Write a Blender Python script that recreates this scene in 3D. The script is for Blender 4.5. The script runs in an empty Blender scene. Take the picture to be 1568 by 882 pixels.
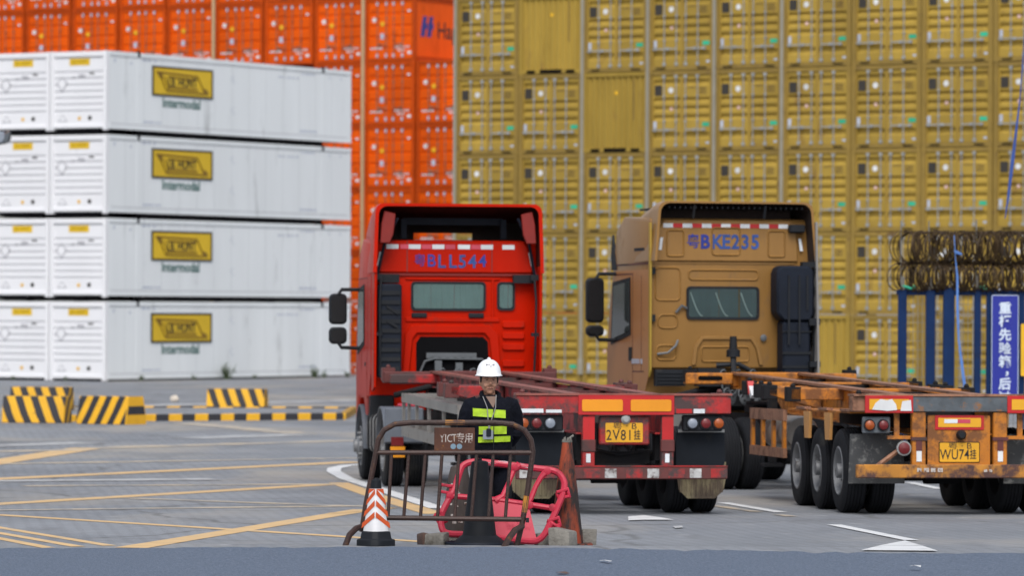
import bpy, bmesh, math, random
from mathutils import Vector, Matrix
R = math.radians
rnd = random.Random(11)
sc = bpy.context.scene
COL = sc.collection
# ------------------------------------------------------------------ camera, light, exposure
F, CX, HY, CZ, ROLL = 7000.0, 784.0, 471.0, 2.75, 0.005
cd = bpy.data.cameras.new('camera')
cam = bpy.data.objects.new('camera', cd)
COL.objects.link(cam)
cd.sensor_width = 36.0
cd.lens = 36.0 * F / 1568.0
cd.shift_y = (HY - 441.0) / 1568.0
cd.clip_start, cd.clip_end = 0.5, 8000.0
cam.matrix_world = Matrix.Translation((0, 0, CZ)) @ Matrix.Rotation(R(90), 4, 'X') @ Matrix.Rotation(ROLL, 4, 'Z')
cd.dof.use_dof = True
cd.dof.focus_distance = 41.5
cd.dof.aperture_fstop = 3.3
sc.camera = cam
SUN_EL, SUN_AZ = 52.0, 182.0      # high, veiled sun behind the camera
world = bpy.data.worlds.new('World')
sc.world = world
world.use_nodes = True
wn = world.node_tree.nodes
wl = world.node_tree.links
bg = wn['Background']
sky = wn.new('ShaderNodeTexSky')
sky.sky_type = 'NISHITA'
sky.sun_disc = False
sky.sun_elevation = R(SUN_EL)
sky.sun_rotation = R(SUN_AZ)
sky.air_density, sky.dust_density, sky.ozone_density = 1.0, 2.5, 1.0
hs = wn.new('ShaderNodeHueSaturation')
hs.inputs['Saturation'].default_value = 0.42      # cloud cover: greyer than a clear sky
wl.new(sky.outputs[0], hs.inputs['Color'])
wl.new(hs.outputs[0], bg.inputs['Color'])
bg.inputs['Strength'].default_value = 0.12
sd = bpy.data.lights.new('sun', 'SUN')
sd.energy = 1.45
sd.angle = R(32)
sd.color = (1.0, 0.97, 0.93)
sun = bpy.data.objects.new('sun', sd)
COL.objects.link(sun)
_a = R(SUN_AZ)
_d = Vector((math.sin(_a) * math.cos(R(SUN_EL)), math.cos(_a) * math.cos(R(SUN_EL)), math.sin(R(SUN_EL))))
sun.rotation_euler = _d.to_track_quat('Z', 'Y').to_euler()
vs = sc.view_settings
sc.display_settings.display_device = 'sRGB'
vs.view_transform = 'Standard'
vs.look = 'None'
vs.gamma = 1.0
vs.use_curve_mapping = False
vs.exposure = 0.55
sc.cycles.max_bounces = 6
sc.cycles.use_denoising = True

# ------------------------------------------------------------------ placing
KN = [(-1e4, .55), (38, .60), (39, .645), (40.6, .632), (42, .565), (45, .49), (53, .38), (66, .23), (80, .165), (101, .10), (150, 0.0), (1e5, 0.0)]
def gz(Y):
    for (a, za), (b, zb) in zip(KN, KN[1:]):
        if Y <= b:
            return za + (zb - za) * (Y - a) / (b - a)
    return 0.0
def flat(x, y):
    dx, dy = x - CX, y - HY
    return dx + ROLL * dy, dy - ROLL * dx
def W(x, y, Z):                     # photo pixel at depth Z -> world
    a, b = flat(x, y)
    return Vector((a * Z / F, Z, CZ - b * Z / F))
def G(x, y):                        # photo pixel on the ground -> world
    a, b = flat(x, y)
    lo, hi = 38.0, 400.0
    for _ in range(50):
        m = (lo + hi) / 2
        if (CZ - gz(m)) * F / m > b: lo = m
        else: hi = m
    return Vector((a * lo / F, lo, gz(lo)))

# ------------------------------------------------------------------ materials
def hexc(r, g, b):
    f = lambda c: (c / 255 / 12.92) if c / 255 <= .04045 else ((c / 255 + .055) / 1.055) ** 2.4
    return (f(r), f(g), f(b))
def mat(name, col, rough=.5, metal=0.0, var=.12, scale=2.5, dirt=None, damt=.0, dscale=1.4, streak=1.0, bump=0.0, bscale=30, coat=0.0, spec=.5, objvar=.06):
    m = bpy.data.materials.new(name)
    m.use_nodes = True
    n, l = m.node_tree.nodes, m.node_tree.links
    p = n['Principled BSDF']
    p.inputs['Roughness'].default_value = rough
    p.inputs['Metallic'].default_value = metal
    p.inputs['Coat Weight'].default_value = coat
    p.inputs['Specular IOR Level'].default_value = spec
    tc = n.new('ShaderNodeTexCoord')
    oi = n.new('ShaderNodeObjectInfo')
    ml = n.new('ShaderNodeMath'); ml.operation = 'MULTIPLY'; ml.inputs[1].default_value = 47.0
    l.new(oi.outputs['Random'], ml.inputs[0])
    mp = n.new('ShaderNodeVectorMath'); mp.operation = 'ADD'
    l.new(tc.outputs['Object'], mp.inputs[0]); l.new(ml.outputs[0], mp.inputs[1])
    sc_ = n.new('ShaderNodeVectorMath'); sc_.operation = 'MULTIPLY'; sc_.inputs[1].default_value = (1, 1, 1 / streak)
    l.new(mp.outputs[0], sc_.inputs[0])
    nz = n.new('ShaderNodeTexNoise'); nz.inputs['Scale'].default_value = scale; nz.inputs['Detail'].default_value = 6
    nz.inputs['Roughness'].default_value = .62
    l.new(sc_.outputs[0], nz.inputs['Vector'])
    rp = n.new('ShaderNodeValToRGB')
    rp.color_ramp.elements[0].position = .3; rp.color_ramp.elements[1].position = .7
    rp.color_ramp.elements[0].color = tuple(c * (1 - var) for c in col) + (1,)
    rp.color_ramp.elements[1].color = tuple(min(1, c * (1 + var)) for c in col) + (1,)
    l.new(nz.outputs['Fac'], rp.inputs['Fac'])
    out = rp.outputs['Color']
    hv = n.new('ShaderNodeHueSaturation')
    mr = n.new('ShaderNodeMapRange'); mr.inputs['To Min'].default_value = 1 - objvar; mr.inputs['To Max'].default_value = 1 + objvar
    l.new(oi.outputs['Random'], mr.inputs['Value']); l.new(mr.outputs[0], hv.inputs['Value'])
    l.new(out, hv.inputs['Color']); out = hv.outputs[0]
    if dirt:
        n2 = n.new('ShaderNodeTexNoise'); n2.inputs['Scale'].default_value = dscale; n2.inputs['Detail'].default_value = 9
        n2.inputs['Roughness'].default_value = .7
        l.new(sc_.outputs[0], n2.inputs['Vector'])
        r2 = n.new('ShaderNodeValToRGB')
        c0 = .72 - damt * .45
        r2.color_ramp.elements[0].position = c0; r2.color_ramp.elements[1].position = min(1, c0 + .12)
        l.new(n2.outputs['Fac'], r2.inputs['Fac'])
        mx = n.new('ShaderNodeMix'); mx.data_type = 'RGBA'
        mx.inputs['B'].default_value = tuple(dirt) + (1,)
        l.new(r2.outputs['Color'], mx.inputs['Factor']); l.new(out, mx.inputs['A'])
        out = mx.outputs['Result']
        rr = n.new('ShaderNodeMapRange'); rr.inputs['To Min'].default_value = rough; rr.inputs['To Max'].default_value = max(rough, .8)
        l.new(r2.outputs['Color'], rr.inputs['Value']); l.new(rr.outputs[0], p.inputs['Roughness'])
    l.new(out, p.inputs['Base Color'])
    if bump:
        nb = n.new('ShaderNodeTexNoise'); nb.inputs['Scale'].default_value = bscale; nb.inputs['Detail'].default_value = 5
        l.new(mp.outputs[0], nb.inputs['Vector'])
        b = n.new('ShaderNodeBump'); b.inputs['Strength'].default_value = bump; b.inputs['Distance'].default_value = .02
        l.new(nb.outputs['Fac'], b.inputs['Height']); l.new(b.outputs[0], p.inputs['Normal'])
    return m

M = {}
GRIME = (.05, .04, .03)
RUST = (.11, .045, .018)
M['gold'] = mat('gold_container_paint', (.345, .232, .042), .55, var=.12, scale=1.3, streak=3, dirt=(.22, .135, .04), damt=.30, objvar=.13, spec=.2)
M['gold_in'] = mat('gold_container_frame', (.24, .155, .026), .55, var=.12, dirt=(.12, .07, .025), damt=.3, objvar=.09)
M['seal'] = mat('door_seal', (.22, .13, .03), .8)
M['steel'] = mat('galvanised_steel', (.30, .31, .31), .55, .1, var=.15)
M['emblem'] = mat('dark_emblem', (.03, .025, .02), .6, var=.3, scale=9)
M['white_dec'] = mat('white_sticker', (.62, .63, .64), .5, objvar=.1)
M['pink_dec'] = mat('pink_sticker', (.62, .42, .38), .5)
M['green_dec'] = mat('green_sticker', (.02, .38, .22), .5, objvar=.12)
M['grey_dec'] = mat('grey_sticker', (.42, .46, .56), .5)
M['yellow_dec'] = mat('yellow_sticker', (.75, .42, .01), .5)
M['text_dark'] = mat('dark_lettering', (.10, .06, .02), .6)
M['text_white'] = mat('white_lettering', (.66, .66, .68), .6)
M['black'] = mat('black_shade_and_fittings', (.004, .004, .005), .9, spec=.1)  # near-black: painted shade for slots and gaps, also the real black fittings
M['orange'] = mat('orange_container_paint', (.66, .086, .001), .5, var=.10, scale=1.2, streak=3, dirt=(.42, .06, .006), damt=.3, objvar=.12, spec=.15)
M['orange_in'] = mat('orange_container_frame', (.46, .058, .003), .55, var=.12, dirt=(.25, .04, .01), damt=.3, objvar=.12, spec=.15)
M['blue_mark'] = mat('blue_mark', (.02, .03, .22), .5)
M['white'] = mat('white_container_paint', (.75, .755, .78), .45, var=.03, scale=.7, streak=5, dirt=(.60, .60, .60), damt=.18, objvar=.02)
M['white_side'] = mat('white_container_side', (.745, .775, .795), .38, var=.05, scale=.6, streak=6, dirt=(.50, .52, .53), damt=.3, objvar=.02)
M['seamw'] = mat('pale_panel_seam', (.52, .55, .57), .6)
M['groove'] = mat('grey_groove', (.30, .30, .33), .7)
M['sign_y'] = mat('yellow_sign', (.66, .43, .008), .45, var=.06)
M['ink'] = mat('black_ink', (.012, .010, .008), .6)
M['brown_ink'] = mat('brown_ink', (.20, .11, .006), .6)
M['green_ink'] = mat('dark_green_ink', (.015, .10, .085), .6)
M['pale_post'] = mat('pale_grey_post', (.27, .25, .20), .6, var=.1)
M['beige_post'] = mat('beige_post', (.50, .36, .20), .6, var=.1)
M['by_yellow'] = mat('worn_yellow_paint', (.72, .38, .012), .65, var=.1, dirt=(.35, .2, .03), damt=.2, dscale=6)
M['by_black'] = mat('worn_black_paint', (.022, .022, .03), .65, var=.3)
M['red'] = mat('red_cab_paint', (.46, .011, .001), .38, var=.10, scale=1.6, streak=3, dirt=(.27, .022, .010), damt=.34, dscale=2.2, coat=.05, spec=.08)
M['red_in'] = mat('red_cab_inner', (.20, .008, .004), .6, dirt=GRIME, damt=.35)
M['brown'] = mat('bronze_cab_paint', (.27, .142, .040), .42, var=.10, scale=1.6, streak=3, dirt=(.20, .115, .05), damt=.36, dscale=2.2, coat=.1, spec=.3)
M['brown_side'] = mat('bronze_cab_side_brightened', (.44, .195, .055), .36, var=.08, dirt=(.20, .12, .075), damt=.22, coat=.06, spec=.2)  # brighter than the cab back: light painted in for the unlit flank
M['grey_ext'] = mat('grey_side_extender', (.22, .21, .20), .6, dirt=GRIME, damt=.3)
M['plastic'] = mat('black_plastic', (.012, .014, .018), .6, var=.2, dirt=(.035, .032, .03), damt=.25, spec=.25)
M['plastic2'] = mat('blue_black_plastic', (.009, .013, .023), .6, var=.2, spec=.2)
M['rubber'] = mat('tyre_rubber', (.013, .014, .017), .82, var=.25, dirt=(.035, .034, .032), damt=.3, spec=.2, bump=.15, bscale=40)
M['rim'] = mat('dusty_wheel_rim', (.20, .205, .215), .55, .3, var=.2, dirt=GRIME, damt=.35, dscale=5)
M['fender'] = mat('grey_mudguard', (.10, .115, .14), .55, var=.15, dirt=(.07, .065, .06), damt=.25)
M['chassis'] = mat('dark_chassis', (.010, .010, .012), .7, var=.3, dirt=(.03, .021, .015), damt=.35, spec=.2)
M['hose'] = mat('grey_hose', (.10, .11, .12), .5)
M['alu'] = mat('dull_aluminium', (.24, .23, .22), .45, .4, var=.15, dirt=(.12, .1, .08), damt=.3, dscale=4)
M['chrome'] = mat('mirror_glass', (.75, .76, .78), .05, 1.0, var=.02)
M['tr_red'] = mat('worn_red_trailer_paint', (.34, .012, .012), .55, var=.25, scale=4, dirt=(.060, .036, .036), damt=.62, dscale=2.6, bump=.15)
M['tr_redtop'] = mat('worn_red_rail_top', (.26, .075, .058), .6, var=.22, scale=3, dirt=(.12, .06, .045), damt=.5, dscale=5)
M['tr_dark'] = mat('dull_red_steel', (.10, .022, .020), .6, var=.3, scale=3, dirt=(.04, .03, .028), damt=.5)
M['tr_or'] = mat('worn_orange_trailer_paint', (.48, .16, .008), .5, var=.15, scale=4, dirt=(.17, .065, .02), damt=.55, dscale=3.4, bump=.15)
M['tr_ortop'] = mat('rusty_brown_rail', (.27, .13, .075), .65, var=.25, scale=4, dirt=(.13, .055, .03), damt=.5, dscale=5)
M['tr_blue'] = mat('weathered_blue_grey_steel', (.085, .10, .115), .6, var=.35, scale=6, dirt=(.28, .11, .02), damt=.38, dscale=5)
M['bump_or'] = mat('rusty_orange_bumper', (.46, .19, .02), .6, var=.2, scale=3, dirt=(.075, .035, .03), damt=.68, dscale=2.6)
M['refl_y'] = mat('amber_reflector', (.72, .27, .008), .35, var=.08, dirt=(.3, .1, .01), damt=.15, dscale=9)
M['refl_r'] = mat('red_reflector', (.44, .010, .012), .4, dirt=(.16, .02, .018), damt=.3, dscale=6)
M['refl_w'] = mat('white_reflector', (.62, .65, .68), .3, dirt=(.3, .3, .3), damt=.25, dscale=9)
M['refl_pk'] = mat('pink_reflector', (.55, .06, .10), .35)
M['lens_o'] = mat('amber_lamp_lens', (.30, .058, .005), .3, coat=.15)
M['lens_r'] = mat('red_lamp_lens', (.13, .008, .010), .3, coat=.15)
M['lens_w'] = mat('clear_lamp_lens', (.22, .25, .30), .25, coat=.15)
M['plate_y'] = mat('yellow_plate', (.66, .33, .012), .4, var=.08, dirt=(.36, .2, .03), damt=.15, dscale=8)
M['flap'] = mat('rubber_mudflap', (.010, .013, .018), .7, var=.2, dirt=(.03, .028, .026), damt=.3, spec=.15)
M['dirtflap'] = mat('muddy_plastic_skirt', (.20, .165, .095), .7, var=.35, scale=5, streak=3, dirt=(.09, .065, .045), damt=.55, dscale=4)
M['txt_blue'] = mat('blue_plate_lettering', (.015, .030, .24), .5, var=.2)
M['txt_bluel'] = mat('faded_blue_plate_lettering', (.022, .065, .25), .5, var=.3, scale=7)
M['curtain'] = mat('teal_curtain', (.42, .54, .53), .8, var=.12, scale=1.5)
M['curtain2'] = mat('dark_teal_curtain', (.13, .20, .225), .8, var=.12, scale=1.5)
M['navy'] = mat('navy_fence_paint', (.006, .024, .085), .5, var=.15, dirt=(.012, .02, .05), damt=.3, spec=.15)
M['sign_b'] = mat('blue_sign_panel', (.012, .022, .28), .4, var=.05)
M['sign_w'] = mat('pale_blue_lettering', (.60, .68, .80), .5)
M['wire'] = mat('rusty_razor_wire', (.058, .034, .013), .6, .3, var=.3)
M['mesh'] = mat('grey_mesh_wire', (.20, .19, .17), .6, .2)
M['rope_b'] = mat('blue_strap', (.02, .06, .25), .6)
M['rope_l'] = mat('light_blue_strap', (.08, .20, .52), .6)
M['rust'] = mat('rusty_barrier_tube', (.040, .019, .015), .55, .1, var=.3, scale=5, dirt=(.20, .085, .02), damt=.26, dscale=7, bump=.3, bscale=50)
M['rustplate'] = mat('rusty_sign_plate', (.070, .022, .010), .7, var=.35, scale=6, dirt=(.30, .13, .02), damt=.22, dscale=5)
M['worn_white'] = mat('worn_white_paint', (.48, .44, .41), .7, var=.2, dirt=(.13, .05, .03), damt=.52, dscale=26)
M['bluegrey'] = mat('blue_grey_spot', (.16, .24, .31), .7)
M['cone_blk'] = mat('black_cone_rubber', (.009, .011, .015), .65, var=.25, dirt=(.02, .02, .024), damt=.3, spec=.25)
M['cone_w'] = mat('white_cone_sleeve', (.66, .66, .68), .45, var=.06, dirt=(.4, .38, .36), damt=.2, dscale=8)
M['cone_o'] = mat('orange_red_cone_stripe', (.60, .085, .012), .4, var=.06)
M['pink'] = mat('pink_red_plastic', (.47, .015, .045), .5, var=.12, dirt=(.26, .02, .035), damt=.36, dscale=5)
M['rustcone'] = mat('grimy_orange_cone', (.25, .040, .012), .75, var=.28, scale=5, streak=4, dirt=(.020, .013, .012), damt=.66, dscale=6)
M['darkcone'] = mat('grimy_dark_cone', (.045, .034, .030), .75, var=.4, scale=8, streak=3, dirt=(.35, .33, .32), damt=.14, dscale=9)
M['stone'] = mat('broken_concrete', (.19, .18, .16), .85, var=.25, scale=9, dirt=(.09, .08, .065), damt=.4, dscale=6, bump=.6, bscale=25)
M['brownstone'] = mat('brown_brick', (.095, .055, .042), .85, var=.25, scale=9, bump=.5, bscale=25)
M['skin'] = mat('skin', (.42, .215, .14), .5, var=.08, scale=12)
M['hair'] = mat('black_hair', (.012, .010, .010), .6)
M['lip'] = mat('lips', (.20, .075, .055), .5)
M['eye'] = mat('eye_dark', (.015, .010, .008), .3)
M['cloth'] = mat('navy_workwear', (.0040, .0050, .0095), .9, spec=.15, var=.45, scale=7, bump=.8, bscale=16)
M['hivis'] = mat('lime_reflective_band', (.34, .52, .012), .6, var=.22, scale=14, dirt=(.2, .26, .02), damt=.2, dscale=20, bump=.5, bscale=14)
M['helmet'] = mat('white_helmet_shell', (.80, .81, .83), .3, var=.02, coat=.3)
M['shirt'] = mat('inner_shirt', (.20, .13, .10), .8)
M['cord'] = mat('grey_lanyard', (.22, .22, .22), .7)
M['shoe'] = mat('black_leather', (.012, .012, .012), .5)
M['leafm'] = mat('weed_leaf', (.075, .105, .05), .7, var=.35, scale=6)
M['mirror'] = mat('dark_reflection_mirror_face', (.010, .011, .013), .25, spec=.3)  # near-black: a dark reflection painted on as the face colour
M['litterm'] = mat('pale_litter', (.60, .53, .45), .8)

def glass_mat():
    m = bpy.data.materials.new('cab_window_glass'); m.use_nodes = True
    n, l = m.node_tree.nodes, m.node_tree.links
    for x in list(n): n.remove(x)
    o = n.new('ShaderNodeOutputMaterial'); mx = n.new('ShaderNodeMixShader')
    t = n.new('ShaderNodeBsdfTransparent'); t.inputs[0].default_value = (.80, .88, .88, 1)
    g = n.new('ShaderNodeBsdfGlossy'); g.inputs['Roughness'].default_value = .04
    fr = n.new('ShaderNodeFresnel'); fr.inputs[0].default_value = 1.5
    l.new(fr.outputs[0], mx.inputs[0]); l.new(t.outputs[0], mx.inputs[1]); l.new(g.outputs[0], mx.inputs[2])
    l.new(mx.outputs[0], o.inputs[0])
    return m
M['glass'] = glass_mat()

# ------------------------------------------------------------------ mesh builder
class MB:
    def __init__(s): s.v, s.f, s.m, s.k, s.st = [], [], [], 0, []
    def use(s, k): s.k = k; return s
    def add(s, vs_, fs):
        o = len(s.v); s.st.append((o, len(s.f))); s.v += [tuple(q) for q in vs_]
        for f in fs: s.f.append([i + o for i in f]); s.m.append(s.k)
        return s
    def box(s, x0, x1, y0, y1, z0, z1, T=None):
        v = [Vector(p) for p in ((x0, y0, z0), (x1, y0, z0), (x1, y1, z0), (x0, y1, z0), (x0, y0, z1), (x1, y0, z1), (x1, y1, z1), (x0, y1, z1))]
        if T: v = [T @ p for p in v]
        return s.add(v, [(0, 3, 2, 1), (4, 5, 6, 7), (0, 1, 5, 4), (1, 2, 6, 5), (2, 3, 7, 6), (3, 0, 4, 7)])
    def prism(s, poly, ax, a, b, T=None):      # poly in the two other axes (x: (y,z); y: (x,z); z: (x,y))
        def p3(q, c): return {'x': (c, q[0], q[1]), 'y': (q[0], c, q[1]), 'z': (q[0], q[1], c)}[ax]
        n = len(poly)
        v = [Vector(p3(q, a)) for q in poly] + [Vector(p3(q, b)) for q in poly]
        if T: v = [T @ p for p in v]
        return s.add(v, [tuple(range(n))[::-1], tuple(range(n, 2 * n))] + [(i, (i + 1) % n, n + (i + 1) % n, n + i) for i in range(n)])
    def strip(s, poly, ax, a, b):              # open profile swept along an axis
        def p3(q, c): return {'x': (c, q[0], q[1]), 'y': (q[0], c, q[1]), 'z': (q[0], q[1], c)}[ax]
        n = len(poly)
        return s.add([p3(q, a) for q in poly] + [p3(q, b) for q in poly], [(i, i + 1, n + i + 1, n + i) for i in range(n - 1)])
    def tube(s, pts, r, n=8, closed=False):
        pts = [Vector(p) for p in pts]; N = len(pts)
        rs = r if isinstance(r, (list, tuple)) else [r] * N
        vs_, up = [], None
        for i, p in enumerate(pts):
            if closed: t = pts[(i + 1) % N] - pts[i - 1]
            else: t = pts[min(i + 1, N - 1)] - pts[max(i - 1, 0)]
            t.normalize()
            if up is None: up = Vector((0, 0, 1)) if abs(t.z) < .9 else Vector((0, 1, 0))
            a = t.cross(up)
            if a.length < 1e-4: a = t.orthogonal()
            a.normalize(); b = a.cross(t); up = b
            for k in range(n):
                w = 2 * math.pi * k / n
                vs_.append(p + (a * math.cos(w) + b * math.sin(w)) * rs[i])
        fs = []
        for i in range(N if closed else N - 1):
            j = (i + 1) % N
            fs += [(i * n + k, i * n + (k + 1) % n, j * n + (k + 1) % n, j * n + k) for k in range(n)]
        if not closed: fs += [tuple(range(n))[::-1], tuple(range((N - 1) * n, N * n))]
        return s.add(vs_, fs)
    def lathe(s, prof, T=Matrix(), n=24, cap=True):   # prof: (radius, height) about local z
        vs_, fs = [], []
        for r, h in prof:
            for k in range(n):
                w = 2 * math.pi * k / n
                vs_.append(T @ Vector((r * math.cos(w), r * math.sin(w), h)))
        for i in range(len(prof) - 1):
            fs += [(i * n + k, i * n + (k + 1) % n, (i + 1) * n + (k + 1) % n, (i + 1) * n + k) for k in range(n)]
        if cap: fs += [tuple(range(n))[::-1], tuple(range((len(prof) - 1) * n, len(prof) * n))]
        return s.add(vs_, fs)
    def ball(s, c, r, n=14, m=9):
        r = (r, r, r) if not isinstance(r, (list, tuple)) else r
        c = Vector(c); vs_, fs = [], []
        for i in range(1, m):
            a = math.pi * i / m
            for k in range(n):
                w = 2 * math.pi * k / n
                vs_.append(c + Vector((r[0] * math.sin(a) * math.cos(w), r[1] * math.sin(a) * math.sin(w), r[2] * math.cos(a))))
        vs_ += [c + Vector((0, 0, r[2])), c - Vector((0, 0, r[2]))]
        t, b = len(vs_) - 2, len(vs_) - 1
        for i in range(m - 2):
            fs += [(i * n + k, (i + 1) * n + k, (i + 1) * n + (k + 1) % n, i * n + (k + 1) % n) for k in range(n)]
        fs += [(t, k, (k + 1) % n) for k in range(n)] + [(b, (m - 2) * n + (k + 1) % n, (m - 2) * n + k) for k in range(n)]
        return s.add(vs_, fs)
    def disc(s, x, z, r, y, d=.004, n=14):     # round sticker or lens facing -y
        return s.lathe([(r, 0), (r * .96, d)], Matrix.Translation((x, y, z)) @ Matrix.Rotation(R(90), 4, 'X'), n)
    def loft(s, rings):
        n = len(rings[0]); o = []
        for rg in rings: o += list(rg)
        fs = []
        for i in range(len(rings) - 1):
            fs += [(i * n + k, i * n + (k + 1) % n, (i + 1) * n + (k + 1) % n, (i + 1) * n + k) for k in range(n)]
        fs += [tuple(range(n))[::-1], tuple(range((len(rings) - 1) * n, len(rings) * n))]
        return s.add(o, fs)
    def each(s, name, mats, parent=None, **kw):      # every added piece as a part of its own
        e = s.st + [(len(s.v), len(s.f))]
        for (a, fa), (b_, fb) in zip(e, e[1:]):
            q = MB(); q.v = s.v[a:b_]; q.f = [[i - a for i in f] for f in s.f[fa:fb]]; q.m = s.m[fa:fb]
            q.build(name, mats, parent, **kw)
    def build(s, name, mats, parent=None, bevel=0.0, smooth=True, loc=None, rot=None, seg=1, angle=35):
        if not isinstance(mats, (list, tuple)): mats = [mats]
        me = bpy.data.meshes.new(name)
        me.from_pydata(s.v, [], s.f)
        for k in mats: me.materials.append(M[k])
        me.polygons.foreach_set('material_index', s.m)
        bm = bmesh.new(); bm.from_mesh(me)
        bmesh.ops.recalc_face_normals(bm, faces=bm.faces)
        if bevel:
            es = [e for e in bm.edges if len(e.link_faces) == 2 and e.calc_face_angle(0) > R(30)]
            bmesh.ops.bevel(bm, geom=es, offset=bevel, segments=seg, profile=.6, affect='EDGES', clamp_overlap=True)
        for e in bm.edges:
            e.smooth = len(e.link_faces) == 2 and e.calc_face_angle(0) < R(angle)
        for f in bm.faces: f.smooth = smooth
        bm.to_mesh(me); bm.free()
        o = bpy.data.objects.new(name, me)
        COL.objects.link(o)
        if parent: o.parent = parent
        if loc is not None: o.location = loc
        if rot is not None: o.rotation_euler = rot
        return o

def tag(o, label, cat, group=None, kind=None):
    o['label'] = label
    if cat: o['category'] = cat
    if group: o['group'] = group
    if kind: o['kind'] = kind
    return o
def thing(name, label, cat, loc=(0, 0, 0), rot=(0, 0, 0), group=None):
    o = bpy.data.objects.new(name, None)
    o.empty_display_size = .3
    COL.objects.link(o)
    o.location = loc; o.rotation_euler = rot
    return tag(o, label, cat, group)
def holder(name, parent, loc=(0, 0, 0), rot=(0, 0, 0)):
    o = bpy.data.objects.new(name, None); COL.objects.link(o)
    o.parent = parent; o.location = loc; o.rotation_euler = rot
    return o
def dup(root, loc, rot):
    def cp(o, par):
        c = o.copy(); COL.objects.link(c)
        if par: c.parent = par
        for ch in list(o.children): cp(ch, c)
        return c
    r = cp(root, None); r.location = loc; r.rotation_euler = rot
    return r
def text(s, size, mt, parent, loc, rot=(R(90), 0, 0), name='lettering', align='CENTER', sx=1.0, ext=.002, bold=0.0, shear=0.0, spacing=1.0, lines=None):
    cu = bpy.data.curves.new('t', 'FONT')
    cu.body = s; cu.size = size; cu.align_x = align; cu.align_y = 'CENTER'
    cu.extrude = ext; cu.offset = bold; cu.shear = shear; cu.space_character = spacing
    if lines: cu.space_line = lines
    cu.resolution_u = 3
    t = bpy.data.objects.new('t', cu); COL.objects.link(t)
    bpy.context.view_layer.update()
    me = bpy.data.meshes.new_from_object(t.evaluated_get(bpy.context.evaluated_depsgraph_get()))
    bpy.data.objects.remove(t); bpy.data.curves.remove(cu)
    me.materials.clear(); me.materials.append(M[mt])
    o = bpy.data.objects.new(name, me); COL.objects.link(o)
    if parent: o.parent = parent
    o.location = loc; o.rotation_euler = rot; o.scale = (sx, 1, 1)
    return o
def rrect(x0, x1, z0, z1, r, n=4):
    out = []
    for cx, cz, a0 in ((x1 - r, z1 - r, 0), (x0 + r, z1 - r, 90), (x0 + r, z0 + r, 180), (x1 - r, z0 + r, 270)):
        for k in range(n + 1):
            a = R(a0 + 90 * k / n); out.append((cx + r * math.cos(a), cz + r * math.sin(a)))
    return out
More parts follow.
